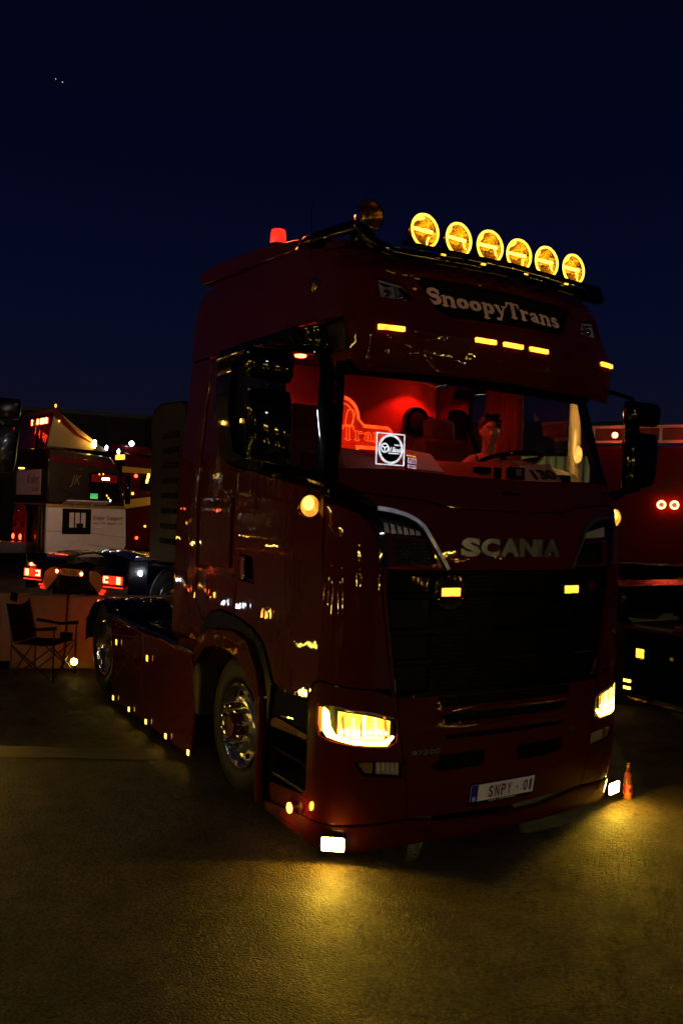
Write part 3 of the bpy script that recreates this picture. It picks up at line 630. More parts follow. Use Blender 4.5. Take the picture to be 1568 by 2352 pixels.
# --- side door, arches, rear corner
WIN_O = [(1.305, 2.215), (1.60, 2.235), (1.914, 2.275), (2.353, 2.345), (2.858, 2.42), (3.01, 2.49), (3.107, 2.635), (3.235, 2.855), (3.247, 2.966), (3.20, 3.139), (3.14, 3.262), (3.105, 3.29), (2.573, 3.283), (1.818, 3.268), (1.205, 3.24), (1.185, 3.07), (1.165, 2.97), (1.18, 2.75), (1.25, 2.45)]
GLS = [(1.365, 2.29), (1.70, 2.318), (2.60, 2.45), (2.76, 2.50), (2.95, 2.83), (2.93, 3.18), (2.001, 3.125), (1.262, 3.075), (1.258, 2.97)]
for sg in (-1, 1):
    f = lambda P: [(s*sg, z) for s, z in P]
    patch('door', f([(1.352, 1.06), (1.425, 1.03), (1.475, .915), (1.785, .902), (1.935, .93), (2.04, 1.075), (2.126, 1.178), (2.31, 1.253), (2.543, 1.293), (2.612, 1.293), (2.606, 1.55), (2.64, 2.36), (2.353, 2.33), (1.914, 2.262), (1.60, 2.222), (1.318, 2.20), (1.352, 1.75), (1.358, 1.3)]),
          'paint', T, off=lambda s, z: .010*math.exp(-((z-1.85)/.12)**2)-.006*math.exp(-((z-1.45)/.2)**2), step=.07,
          holes=[f([(2.305, 1.545), (2.555, 1.552), (2.563, 1.755), (2.335, 1.735)])])
    patch('handle_recess', f([(2.30, 1.54), (2.56, 1.547), (2.568, 1.76), (2.33, 1.74)]), 'gloss_black', T, off=-.035, th=.01, bevel=0)
    patch('door_handle', f([(2.47, 1.57), (2.53, 1.57), (2.54, 1.735), (2.48, 1.73)]), 'chrome', T, off=.004, th=.018, bevel=.005)
    patch('cab_side_panel', f([(2.622, 1.30), (2.861, 1.312), (3.05, 1.272), (3.19, 1.18), (3.372, 1.33), (3.372, 1.6), (3.40, 2.234), (3.40, 2.9), (3.36, 3.28), (3.118, 3.30), (3.148, 3.27), (3.212, 3.145), (3.256, 2.97), (3.246, 2.85), (3.115, 2.622), (3.018, 2.475), (2.865, 2.408), (2.65, 2.363), (2.616, 1.55)]), 'paint', T, off=lambda s, z: .008*math.sin((abs(s)-2.62)/.75*math.pi), step=.09)
    patch('rear_corner_panel', f([(3.20, 1.165), (3.285, 1.01), (3.93, 1.01), (3.90, 1.6), (3.87, 2.9), (3.83, 3.30), (3.375, 3.28), (3.412, 2.9), (3.412, 2.234), (3.384, 1.6), (3.384, 1.325)]), 'paint', T, off=lambda s, z: .01*math.sin((abs(s)-3.2)/.7*math.pi), step=.09)
    patch('body_crease', f([(2.63, 1.585), (3.37, 1.592), (3.37, 1.574), (2.63, 1.566)]), 'gloss_black', T, off=.012, th=.02, bevel=.002)
    patch('locker_door', f([(2.70, 1.63), (3.30, 1.63), (3.30, 2.15), (2.70, 2.15)]), 'paint', T, off=.020, th=.014, bevel=.006)
    # window trim with deflector lip
    patch('window_trim', f(WIN_O), 'gloss_black', T, off=lambda s, z: .016+.045*min(1, max(0, (z-3.10)/.12))**2, th=.05, holes=[f(GLS)], step=.05, zstep=.035, bevel=.004)
    patch('side_window', f([(1.36, 2.285), (1.70, 2.312), (2.604, 2.444), (2.767, 2.496), (2.957, 2.83), (2.935, 3.186), (2.001, 3.131), (1.257, 3.08), (1.252, 2.97)]), 'side_glass', T, off=-.010, th=.004, bevel=0)
    patch('window_divider', f([(2.34, 2.40), (2.395, 2.408), (2.395, 3.148), (2.34, 3.145)]), 'gloss_black', T, off=.0, th=.02)
    # a-pillar
    patch('pillar', f([(1.095, 2.96), (1.185, 2.345), (1.20, 2.255), (1.30, 2.205), (1.245, 2.45), (1.175, 2.75), (1.16, 2.985)]), 'gloss_black', T, off=.004, th=.05)
    # arch
    patch('arch_flare', f([(3.284, 1.0), (3.218, 1.145), (3.051, 1.258), (2.861, 1.299), (2.543, 1.282), (2.31, 1.242), (2.126, 1.168), (2.043, 1.064), (1.955, .92), (1.99, .66), (2.03, .30), (2.06, .12), (2.075, .12), (2.055, .36), (2.045, .6), (2.06, .80), (2.12, .98), (2.288, 1.155), (2.55, 1.198), (2.883, 1.165), (3.05, 1.11), (3.136, 1.06), (3.20, .94)]), 'gloss_black', T, off=.012, th=.06, step=.1)
    patch('wheel_arch', f([(3.302, .917), (3.136, 1.085), (2.991, 1.135), (2.78, 1.165), (2.55, 1.190), (2.30, 1.150), (2.125, .97), (2.065, .80), (2.05, .6), (2.06, .36), (2.075, .10), (2.115, .10), (2.10, .36), (2.095, .6), (2.145, .79), (2.297, .93), (2.45, 1.01), (2.608, 1.042), (2.838, 1.041), (3.077, .985), (3.242, .845)]), 'paint', T, off=.045, th=.10, step=.1, bevel=.012)
    patch('arch_liner', f([(2.0, .1), (2.0, 1.3), (3.3, 1.3), (3.3, .5), (3.3, .1)]), 'matt_black', T, off=-.52, th=.02, bevel=0)
# windscreen + header/roof
patch('windscreen', [(0, 2.325), (.4, 2.330), (.85, 2.350), (1.18, 2.340), (1.09, 2.975), (0, 3.0)], 'windscreen_glass', T, off=-.004, th=.004, mirror=True, step=.1, bevel=0)
HEAD = [(0, 2.958), (.22, 2.955), (.48, 2.962), (.67, 2.950), (1.0, 2.932), (1.12, 2.930), (1.175, 2.965), (1.21, 3.05), (1.235, 3.15), (1.26, 3.262), (1.818, 3.285), (2.573, 3.300), (3.11, 3.312), (3.86, 3.315), (3.87, 3.6), (3.86, 3.80), (3.81, 3.89), (3.70, 3.93), (2.6, 3.885), (1.9, 3.85), (1.5, 3.81), (1.3, 3.78), (.8, 3.765), (0, 3.765)]
SIGN = [(-.775, 3.578), (-.595, 3.345), (-.52, 3.318), (0, 3.326), (.49, 3.340), (.56, 3.36), (.745, 3.578), (0, 3.590)]
RL = [(.762, 3.385), (.850, 3.500), (1.015, 3.520), (1.01, 3.388)]
def head_off(s, z):
    o = .0
    a = abs(s)
    if a < 1.3:
        o += .022*math.exp(-((z-3.185)/.05)**2)*(1 if a < 1.2 else 0)        # ridge that carries the marker lamps
        o -= .010*math.exp(-((z-3.06)/.07)**2)*min(1, max(0, (1.05-a)/.3))
    return o
patch('roof_front', HEAD, 'paint', T, off=head_off, th=.025, holes=[SIGN, RL, [(-s, z) for s, z in RL]], mirror=True, head=True, step=.09, zstep=.06)
patch('sun_visor_edge', [(0, 2.972), (.67, 2.965), (1.12, 2.945), (1.12, 2.93), (.67, 2.945), (0, 2.953)], 'paint', T, off=.014, th=.05, mirror=True, head=True, bevel=.006)
patch('header_soffit', [(-1.15, 2.94), (1.15, 2.94), (1.15, 3.02), (-1.15, 3.02)], 'matt_black', T, off=-.002, th=.02, bevel=0)
patch('name_board', [(s*1.006, z) for s, z in SIGN], 'sign_black', T, off=-.020, th=.01, head=True, bevel=0)
patch('maker_tag', [(-.745, 3.560), (-.690, 3.560), (-.690, 3.574), (-.745, 3.574)], 'letter_cream', T, off=-.016, th=.004, head=True, bevel=0)
frame_on('board_frame', [(-.79, 3.59), (-.60, 3.335), (-.52, 3.308), (.49, 3.328), (.57, 3.348), (.76, 3.59)], .014, 'paint', T, off=.006, th=.02, head=True)
fS, LW = word_sdf('SnoopyTrans')
kx = 1.215/LW; kz = .0735; res = .035
V, F = march(fS, -.15, LW+.15, -.65, 1.6, res)
map_mesh('name_lettering', V, F, lambda a, b_: sp_(-.655+a*kx, 3.400+b_*kz+.004*a/LW, -.0135, True), 'letter_cream', T)
for sg in (-1, 1):
    patch('bowl', [(sg*.80, 3.39), (sg*.875, 3.39), (sg*.885, 3.485), (sg*.855, 3.49)], 'reflector', T, off=lambda s, z: -.02-.03*max(0, 1-abs(abs(s)-.845)/.05), th=.005, head=True, step=.02, bevel=0); patch('bowl', [(sg*.895, 3.392), (sg*1.0, 3.392), (sg*1.005, 3.49), (sg*.90, 3.485)], 'reflector', T, off=lambda s, z: -.02-.03*max(0, 1-abs(abs(s)-.95)/.05), th=.005, head=True, step=.02, bevel=0)
    h = patch('roof_headlight', [(sg*s, z) for s, z in RL], 'plastic_black', T, off=-.07, th=.01, head=True, bevel=0)
    for cx_, cz_, r_ in ((.845, 3.425, .032), (.945, 3.445, .036)):
        p = sp_(sg*cx_, cz_, -.045, True); nn = snorm(sg*cx_, cz_, True)
        b = B().ell((0, 0, 0), (r_, r_, r_*.9), 14, 8); o = b.build('projector_lens', 'chrome', h, loc=None)
        for v in o.data.vertices: v.co = v.co+p
    patch('led_strip', [(sg*.848, 3.490), (sg*1.008, 3.508), (sg*1.008, 3.498), (sg*.845, 3.480)], 'reflector', h, off=-.012, th=.01, head=True, bevel=0)
    patch('lens', [(sg*s, z) for s, z in [(.766, 3.388), (.852, 3.496), (1.012, 3.516), (1.008, 3.391)]], 'clear_glass', h, off=-.001, th=.003, head=True, bevel=0)
    frame_on('lamp_bezel', [(sg*.74, 3.372), (sg*1.03, 3.374), (sg*1.035, 3.536), (sg*.842, 3.516), (sg*.74, 3.372)], .012, 'paint', T, off=.006, th=.02, head=True)
for a, b_ in ((-1.054, -.888), (-.353, -.181), (-.115, .059), (.126, .302), (.908, 1.052)):
    h = patch('marker_light', [(a, 3.168), (b_, 3.168), (b_, 3.196), (a, 3.196)], 'amber_light', T, off=.034, th=.024, head=True, bevel=.004)
# roof top, rear wall, underside
b = B(); NX = 28; ys = [.36, .5, .8, 1.2, 1.6, 2.0, 2.5, 2.76]
for y in ys:
    zt = tab([(.36, 3.758), (.5, 3.80), (.8, 3.842), (1.6, 3.882), (2.7, 3.925)], y); hw = tab(WT, zt)-.012
    for i in range(NX+1):
        t = -1+2*i/NX; xa = abs(hw*t); yc = .36+.12*(xa/1.24)**2 if xa < .87 else .42+.27*(1-math.sqrt(max(0, 1-((xa-.87)/.25)**2))); b.v.append((hw*t, max(y, yc+(y-.36)*.12), zt+.07*(1-t*t)*min(1, (y-.30)/.3)))
for j in range(len(ys)-1):
    for i in range(NX): k = j*(NX+1)+i; b.f.append((k, k+1, k+NX+2, k+NX+1))
b.build('roof', 'paint', T)
b = B(); rw = [(tab(WT, z)-.02, z) for z in (.95, 1.6, 2.3, 2.9, 3.4, 3.7, 3.85, 3.92)]; P2 = [(x, 2.80, z) for x, z in rw]+[(-x, 2.80, z) for x, z in reversed(rw)]; n = len(P2)
b.v = P2+[(x, 2.76, z) for x, y, z in P2]; b.f = [tuple(range(n)), tuple(range(2*n-1, n-1, -1))]+[(i, (i+1) % n, (i+1) % n+n, i+n) for i in range(n)]; b.build('rear_wall', 'paint_dark_red', T)
# air deflector on the roof: raised slab over a lower fairing
def slab(name, prof, hw_, bev):
    n = len(prof); b = B(); b.v = [(-hw_, y, z) for y, z in prof]+[(hw_, y, z) for y, z in prof]
    b.f = [tuple(range(n)), tuple(range(2*n-1, n-1, -1))]+[(i, (i+1) % n, (i+1) % n+n, i+n) for i in range(n)]; return b.build(name, 'paint', T, bevel=bev)
slab('air_deflector', [(.80, 3.90), (1.2, 3.985), (1.9, 4.085), (2.5, 4.14), (2.95, 4.165), (3.0, 4.13), (2.95, 4.045), (1.0, 3.88)], 1.04, .012)
slab('roof_fairing', [(.9, 3.85), (1.6, 3.93), (2.72, 4.06), (2.78, 3.96), (2.70, 3.86), (.9, 3.80)], 1.0, .01)
# beacon
h = B().lathe([(4.065, .0), (4.065, .07), (4.09, .07), (4.09, .0)], (-.93, 1.66, 0), 'z', 20).build('beacon', 'plastic_black', T)
B().lathe([(4.09, .062), (4.17, .060), (4.20, .052), (4.212, .0)], (-.93, 1.66, 0), 'z', 20).build('dome', 'beacon_red', h)
B().lathe([(4.09, .020), (4.19, .018), (4.192, .0)], (-.93, 1.66, 0), 'z', 8).build('bulb', 'red_hot', h)
l = bpy.data.lights.new('beacon_glow', 'POINT'); l.energy = 4; l.color = (1, .12, .03); l.shadow_soft_size = .06
lo = bpy.data.objects.new('beacon_glow', l); COL.objects.link(lo); lo.parent = T; lo.location = (-.93, 1.66, 4.30)
# roof bar
hb = [(-1.05, 1.03, 3.865), (-1.08, .93, 3.88), (-1.095, .80, 3.875), (-1.10, .30, 3.815), (-1.09, .21, 3.785), (-1.04, .14, 3.69), (-.95, .115, 3.655), (-.8, .11, 3.650)]
bar = hb+[(0, .06, 3.665), (.78, .11, 3.650), (.86, .13, 3.66), (.905, .18, 3.70), (.915, .26, 3.735), (.91, .34, 3.72)]
def smooth_path(P, n=4):
    P = [Vector(p) for p in P]; out = []
    for i in range(len(P)-1):
        p0 = P[max(0, i-1)]; p1 = P[i]; p2 = P[i+1]; p3 = P[min(len(P)-1, i+2)]
        for k in range(n):
            t = k/n; out.append(.5*((2*p1)+(p2-p0)*t+(2*p0-5*p1+4*p2-p3)*t*t+(-p0+3*p1-3*p2+p3)*t**3))
    return out+[P[-1]]
rb = B().tube(smooth_path(bar), .038, 12).build('roof_bar', 'gloss_black', T)
B().tube([(-.85, .10, 3.715), (0, .08, 3.73), (.85, .10, 3.715)], .016, 8).build('cross_tube', 'gloss_black', rb)
for x_ in (-1.07,):
    for y_ in (.86, .34): B().box((x_*.97, y_, 3.79), (.05, .09, .10)).build('bracket', 'gloss_black', rb, bevel=.008)
for x_ in (-.75, -.4, 0, .4, .75): B().box((x_, .15, 3.66), (.05, .07, .06)).build('bracket', 'gloss_black', rb, bevel=.008)
B().ell((-1.07, 1.04, 3.865), (.026, .026, .026)).build('amber_marker', 'amber_soft', rb)
for x_ in (-.60, -.28, .08, .45): B().box((x_, .028, 3.672), (.03, .012, .008)).build('marker_lamp', 'amber_light', rb)
# roof lamps: proto facing -Y
def roof_lamp(parent, loc, lit=True):
    h = B().lathe([(.09, 0), (.085, .05), (.055, .088), (.0, .105), (-.022, .109), (-.022, .098)], (0, 0, 0), 'y', 32).build('roof_lamp', 'gloss_black', parent)
    B().lathe([(.070, .0), (.060, .030), (.035, .062), (0, .088), (-.010, .094)], (0, 0, 0), 'y', 32).build('reflector', 'gold_reflector' , h)
    if lit:
        b = B(); n = 40
        b.tube([(.101*math.cos(2*math.pi*i/n), -.022, .101*math.sin(2*math.pi*i/n)) for i in range(n)], .0085, 8, closed=True); b.build('light_ring', 'ring_light', h)
        B().box((-.010, -.014, .004), (.150, .014, .019)).build('light_bar', 'yellow_light', h, bevel=.004)
        b = B(); b.tube([(-.072, -.006, .045), (-.045, -.006, .072), (-.022, -.006, .085)], [.006, .016, .005], 8); b.tube([(.052, -.004, -.012), (.048, -.004, -.045), (.058, -.004, -.072)], [.010, .008, .004], 8)
        b.tube([(-.085, -.008, .022), (-.078, -.008, .050)], [.006, .010], 6); b.build('reflection_core', 'ring_light', h)
    for k, xx in enumerate((-.03, .005, .04, .07)):
        B().tube([(xx-.012, -.018, -.07+k*.004), (xx, -.019, 0), (xx+.010, -.018, .075-k*.008)], .0011, 4).build('lens_rib', 'gold_reflector', h)
    B().lathe([(-.026, 0), (-.028, .05), (-.024, .094)], (0, 0, 0), 'y', 32).build('lens', 'lamp_glass', h)
    B().box((0, .03, -.125), (.04, .05, .05)).build('mount', 'gloss_black', h, bevel=.005)
    h.location = loc; return h
proto = roof_lamp(T, (0, 0, 0))
for i in range(6):
    o = proto if i == 0 else tree_copy(proto, T)
    x_ = (i-2.5)*.2614; o.location = (x_, .175-.01*math.sin(i), 3.842-.004*(i % 2)); o.rotation_euler = (R(random.uniform(-1.5, 1.5)), 0, R(random.uniform(-3, 3)))
    for c_ in o.children:
        if c_.name.startswith(('reflector', 'reflection_core')): c_.rotation_euler = (0, R(random.uniform(-22, 22)), 0)
for i in range(6):
    l = bpy.data.lights.new('roof_lamp_light', 'SPOT'); l.energy = .5; l.color = (1, .60, .08); l.spot_size = R(160); l.spot_blend = 1; l.shadow_soft_size = .08
    lo = bpy.data.objects.new('roof_lamp_light', l); COL.objects.link(lo); lo.parent = T; lo.location = ((i-2.5)*.2614, .13, 3.842); lo.rotation_euler = Vector((0, -1, -.25)).to_track_quat('-Z', 'Y').to_euler()
h = B().lathe([(.10, 0), (.085, .05), (.05, .085), (0, .096), (-.018, .100), (-.018, .090)], (0, 0, 0), 'y', 28).build('unlit_roof_lamp', 'chrome', T)
B().lathe([(.070, .0), (.060, .03), (.03, .06), (-.010, .088)], (0, 0, 0), 'y', 28).build('reflector', 'gold_reflector', h)
B().lathe([(-.022, 0), (-.030, .05), (-.020, .088)], (0, 0, 0), 'y', 28).build('lens', 'lamp_glass', h)
h.location = (-1.02, .22, 3.878)
# antenna and side marker lamp
B().tube([(-1.155, .70, 3.68), (-1.16, .70, 3.9), (-1.155, .71, 4.10)], [.004, .003, .002], 6).build('antenna', 'matt_black', T)
c = sp_(-1.60, 3.52, .03, True); h = B().box((-1.155, .62, 3.52), (.05, .07, .085)).build('side_repeater', 'chrome', T, bevel=.014); B().box((-1.185, .62, 3.52), (.014, .05, .06)).build('lens', 'gold_reflector', h, bevel=.006)
B().box((1.155, .62, 3.52), (.05, .07, .085)).build('side_repeater', 'chrome', T, bevel=.014)
patch('badge_recess', [(-.06, 2.215), (.10, 2.215), (.10, 2.232), (-.06, 2.232)], 'gloss_black', T, off=.012, th=.02)
# --- round lamp pairs under the mirrors
for sg in (-1, 1):
    c = Vector((-1.30*sg*-1, .40, 2.135)); x0 = 1.30*sg
    h = B().lathe([(.06, 0), (.058, .05), (.02, .072), (-.02, .076), (-.02, .066)], (x0, .36 if sg < 0 else .30, 2.10), 'y', 24).build('amber_lamp', 'chrome', T)
    B().lathe([(-.012, .0), (-.020, .03), (-.012, .066)], (x0, .36 if sg < 0 else .30, 2.10), 'y', 24).build('lens', 'amber_lens', h); B().ell((x0-.012, (.36 if sg < 0 else .30)-.018, 2.115), (.040, .010, .042), 16, 10).build('bulb', 'cream_light', h)
    B().tube([(x0, .40, 2.16), (x0-.04*sg, .40, 2.22)], .012, 8).build('bracket', 'chrome', h)
# --- mirrors
def mirror_unit(name, parent, sg, m='gloss_black', wk=1.0):
    h = bpy.data.objects.new(name, None); COL.objects.link(h); h.parent = parent; h.empty_display_size = .1
    for nm, z0, z1, wt, wb in ((q_[0], q_[1], q_[2], q_[3]*wk, q_[4]*wk) for q_ in (('upper_housing', .46, .65, .31, .30), ('lower_housing', -.05, .41, .30, .27))):
        b = B(); rows = 7; n = 16
        for i in range(rows):
            t = i/(rows-1); z = z0+(z1-z0)*t; wd = wb+(wt-wb)*t; dp = .16*(1-.35*abs(2*t-1)**3); e_ = 1-.10*abs(2*t-1)**6
            for j in range(n):
                a = 2*math.pi*j/n; ca, sa = math.cos(a), math.sin(a)
                sx = math.copysign(abs(ca)**.35, ca); sy = math.copysign(abs(sa)**.6, sa)
                zz = z-(.05*(1-t)*((sx*sg+1)/2)*(1 if nm == 'lower_housing' else .2))*-1
                b.v.append((sg*wd/2+sx*wd/2*e_, dp*.5*sy*(1 if sa < 0 else .35), zz))
        for i in range(rows-1):
            for j in range(n): b.f.append((i*n+j, i*n+(j+1) % n, (i+1)*n+(j+1) % n, (i+1)*n+j))
        b.f.append(tuple(range(n))); b.f.append(tuple((rows-1)*n+j for j in range(n)))
        b.build(nm, m, h, bevel=.01)
        B().box((sg*(wt+wb)/4, .024, (z0+z1)/2+.01), (wb*.84, .006, (z1-z0)*.84)).build('mirror_glass', 'chrome', h, bevel=.02)
    b = B(); b.box((sg*.10, .0, .44), (.12, .05, .06)); b.build('link', m, h, bevel=.01)
    return h
for sg in (-1, 1):
    mu = mirror_unit('mirror_unit', T, sg, wk=1.0 if sg < 0 else 1.22); mu.location = (1.45*sg, .36, 2.36)
    B().tube([(sg*1.17, .30, 2.24), (sg*1.30, .28, 2.27), (sg*1.45, .33, 2.31), (sg*1.62, .36, 2.335)], [.04, .036, .032, .03], 8).build('mirror_arm', 'gloss_black', mu).matrix_parent_inverse = Matrix.Translation(mu.location).inverted()
    B().tube([(sg*1.16, .40, 3.06), (sg*1.30, .36, 3.06), (sg*1.55, .36, 3.03)], [.018, .018, .016], 8).build('mirror_arm', 'gloss_black', mu).matrix_parent_inverse = Matrix.Translation(mu.location).inverted()
# --- wheels
def wheel(parent, x0, y0, sg, rear=False):
    R0 = .505
    tp = [(-.02, .302), (.0, .312), (.018, .345), (.026, .40), (.020, .452), (.004, .482), (-.02, .500), (-.05, R0), (-.27, R0), (-.30, .49), (-.31, .40), (-.29, .30)]
    tw = B().lathe([(a, r) for a, r in tp], (0, 0, 0), 'x', 56).build('wheel', 'rubber', parent)
    B().lathe([(.029, .425), (.031, .431), (.029, .437)], (0, 0, 0), 'x', 48).build('sidewall_ring', 'rubber', tw)
    if not rear:
        rim = [(-.02, .300), (.012, .304), (.018, .298), (.006, .285), (-.02, .270), (-.045, .258), (-.055, .235), (-.03, .215), (.00, .200), (.01, .17), (.012, .11), (.04, .095), (.075, .085), (.085, .06), (.088, 0)]
    else:
        rim = [(-.02, .300), (.012, .304), (.018, .298), (.006, .285), (-.02, .268), (-.10, .255), (-.125, .22), (-.13, .13), (-.05, .12), (-.03, .09), (-.03, 0)]
    B().lathe(rim, (0, 0, 0), 'x', 48).build('rim', 'polished_rim', tw)
    base = .01 if not rear else -.128
    nut = B().lathe([(0, .019), (.035, .018), (.075, .016), (.082, .010), (.084, 0)], (0, 0, 0), 'x', 10).build('wheel_nut', 'chrome', tw)
    hole = B().lathe([(0, .024), (.004, .022), (-.01, .018), (-.012, 0)], (0, 0, 0), 'x', 12).build('hand_hole', 'matt_black', tw)
    for k in range(10):
        t = 2*math.pi*(k+.5)/10; o = nut if k == 0 else inst(nut, tw); o.location = (base, .148*math.cos(t), .148*math.sin(t))
        t = 2*math.pi*k/10; o = hole if k == 0 else inst(hole, tw); o.location = (-.028 if not rear else -.122, .222*math.cos(t), .222*math.sin(t))
    B().lathe([(base, .11), (base+.06, .10), (base+.085, .075), (base+.09, 0)], (0, 0, 0), 'x', 24).build('hub', 'paint_dark_red' if not rear else 'chrome', tw)
    tw.location = (x0, y0, .505)
    if sg < 0: tw.rotation_euler = (0, 0, math.pi)
    return tw
for sg in (-1, 1):
    wheel(T, 1.19*sg, 1.467, sg); wheel(T, 1.17*sg, 5.12, sg, True)
# --- skirts, chassis
def quad_prism(name, pts, m, parent, d, bevel=.006):
    """pts polygon in 3D, extruded by vector d"""
    b = B(); n = len(pts); d = Vector(d); b.v = [tuple(Vector(p)) for p in pts]+[tuple(Vector(p)+d) for p in pts]
    b.f = [tuple(range(n)), tuple(range(2*n-1, n-1, -1))]+[(i, (i+1) % n, (i+1) % n+n, i+n) for i in range(n)]
    return b.build(name, m, parent, bevel=bevel)
for sg in (-1, 1):
    x = 1.24*sg
    quad_prism('side_skirt', [(x, 2.30, .06), (x, 2.24, .50), (x, 2.36, .88), (x, 3.60, .875)]+[(x, 3.60, .06)], 'paint', T, (-.03*sg, 0, 0), .012)
    quad_prism('side_skirt', [(x, 3.606, .06), (x, 3.606, .875), (x, 4.70, .885), (x, 4.66, .70), (x, 4.60, .5), (x, 4.58, .06)], 'paint', T, (-.03*sg, 0, 0), .012)
    for y_ in (2.30, 2.84, 3.38, 3.90, 4.44):
        h = B().box((x+.012*sg, y_, .095), (.02, .055, .055)).build('skirt_lamp', 'chrome', T, bevel=.006)
        B().box((x+.024*sg, y_, .093), (.008, .044, .044)).build('lens', 'cream_light', h, bevel=.006)
        if sg < 0:
            l = bpy.data.lights.new('skirt_light', 'SPOT'); l.energy = .4 if y_ < 2.5 else .7; l.color = (1, .62, .07); l.spot_size = R(165); l.spot_blend = .6; l.shadow_soft_size = .02
            lo = bpy.data.objects.new('skirt_light', l); COL.objects.link(lo); lo.parent = T; lo.location = (x+.04*sg, y_, .095); lo.rotation_euler = Vector((sg, 0, -.25)).to_track_quat('-Z', 'Y').to_euler()
    for y_ in (3.41, 4.40):
        h = B().box((x+.010*sg, y_, .67), (.02, .062, .075)).build('side_marker', 'plastic_black', T, bevel=.006); B().box((x+.022*sg, y_, .67), (.008, .044, .055)).build('lens', 'amber_light', h, bevel=.005)
    B().tube([(x-.02*sg, 2.34, .885), (x-.03*sg, 3.5, .895), (x-.02*sg, 4.85, .91)], .022, 8).build('skirt_rail', 'chrome', T)
    quad_prism('skirt_front_guard', [(x+.01*sg, 2.22, .42), (x+.01*sg, 2.28, .78), (x+.01*sg, 2.20, .84), (x+.01*sg, 2.14, .74), (x+.01*sg, 2.14, .42)], 'guard_paint', T, (-.18*sg, 0, 0), .02)
    # rear fender: half round plate with tread studs
    b = B(); n = 18
    for i in range(n+1):
        t = R(172)*i/n+R(4); yy = 5.12-.60*math.cos(t); zz = .45+.585*math.sin(t)**.75
        for xx in (1.24, 1.20, .55): b.v.append((xx*sg, yy, zz-(.03 if xx == 1.24 else 0)))
        b.v.append((.55*sg, yy, zz-.03))
    for i in range(n):
        for j in range(3): b.f.append((4*i+j, 4*i+j+1, 4*i+j+5, 4*i+j+4))
    b.build('rear_fender', 'gloss_black' , T)
    st_ = None
    for i in range(9):
        for j in range(7):
            yy = 4.78+i*.085; t = math.acos((5.12-yy)/.60); zz = .45+.585*math.sin(t)**.75+.003
            o = B().box((0, 0, 0), (.050, .028, .010)).build('tread_stud', 'chrome', T, bevel=.004) if st_ is None else inst(st_, T)
            st_ = st_ or o; o.location = ((1.15-j*.085)*sg, yy, zz); o.rotation_euler = ((yy-5.12)*-1.0+random.uniform(-.28, .28), random.uniform(-.25, .25), R(45 if (i+j) % 2 else -45))
    lamp_y = 6.17
h = B().ell((-1.25, 6.17, .17), (.042, .042, .042), 16, 10).build('rear_floor_lamp', 'head_strip', T)
for sg in (-1, 1): B().box((.40*sg, 4.3, .80), (.08, 3.9, .25)).build('chassis_rail', 'dark_metal', T, bevel=.01)
B().box((0, 3.4, .93), (2.2, .95, .02)).build('catwalk_plate', 'tread_plate', T, bevel=.004)
for k in range(5): B().tube([(-1.15, 3.05+k*.2, .955), (1.15, 3.05+k*.2, .955)], .014, 6).build('catwalk_tube', 'chrome', T)
b = B(); b.lathe([(1.06, .0), (1.06, .46), (1.10, .47), (1.12, .44), (1.12, 0)], (0, 5.0, 0), 'z', 28); b.build('coupling_plate', 'dark_metal', T)
B().box((0, 6.05, .62), (2.3, .10, .22)).build('rear_crossbeam', 'paint_dark_red', T, bevel=.02)
for sg in (-1, 1):
    h = B().box((.85*sg, 6.12, .62), (.50, .06, .16)).build('tail_light', 'red_tail_lens', T, bevel=.01); B().box((.85*sg, 6.155, .62), (.40, .01, .10)).build('lens', 'red_light', h)
B().box((-.95, 2.62, 1.0), (.30, .12, .10)).build('step_box', 'plastic_black', T, bevel=.01); B().box((-1.02, 2.555, 1.0), (.10, .006, .05)).build('step_sticker', 'letter_cream', T)
for sg in (-1, 1):   # air intake stack / side fairing behind the cab
    b = B(); pr_ = [(3.0, 1.55), (3.0, 2.98), (3.15, 3.03), (3.70, 3.06), (3.90, 3.02), (3.96, 2.9), (3.96, 2.75), (3.93, 2.7), (3.93, 2.0), (3.90, 1.9), (3.90, 1.55)]
    n = len(pr_); b.v = [(1.12*sg, y, z) for y, z in pr_]+[(.84*sg, y, z) for y, z in pr_]; b.f = [tuple(range(n)), tuple(range(2*n-1, n-1, -1))]+[(i, (i+1) % n, (i+1) % n+n, i+n) for i in range(n)]
    b.build('air_intake', 'dark_brown', T, bevel=.02)
    for k in range(8): B().box((1.125*sg, 3.35, 1.75+k*.14), (.02, .40, .05)).build('intake_slat', 'matt_black', T, bevel=.004)
    B().tube([(1.0*sg, 3.05, .9), (1.0*sg, 3.05, 1.6)], .06, 12).build('intake_pipe', 'dark_metal', T)
B().box((0, 1.6, .95), (1.5, 2.4, .3)).build('cab_underside', 'matt_black', T)
B().box((0, 1.6, .45), (1.2, 2.6, .5)).build('engine_block', 'matt_black', T)
B().box((0, .48, .16), (2.16, .04, .24)).build('light_baffle', 'matt_black', T)  # added out of view to block stray light under the bumper
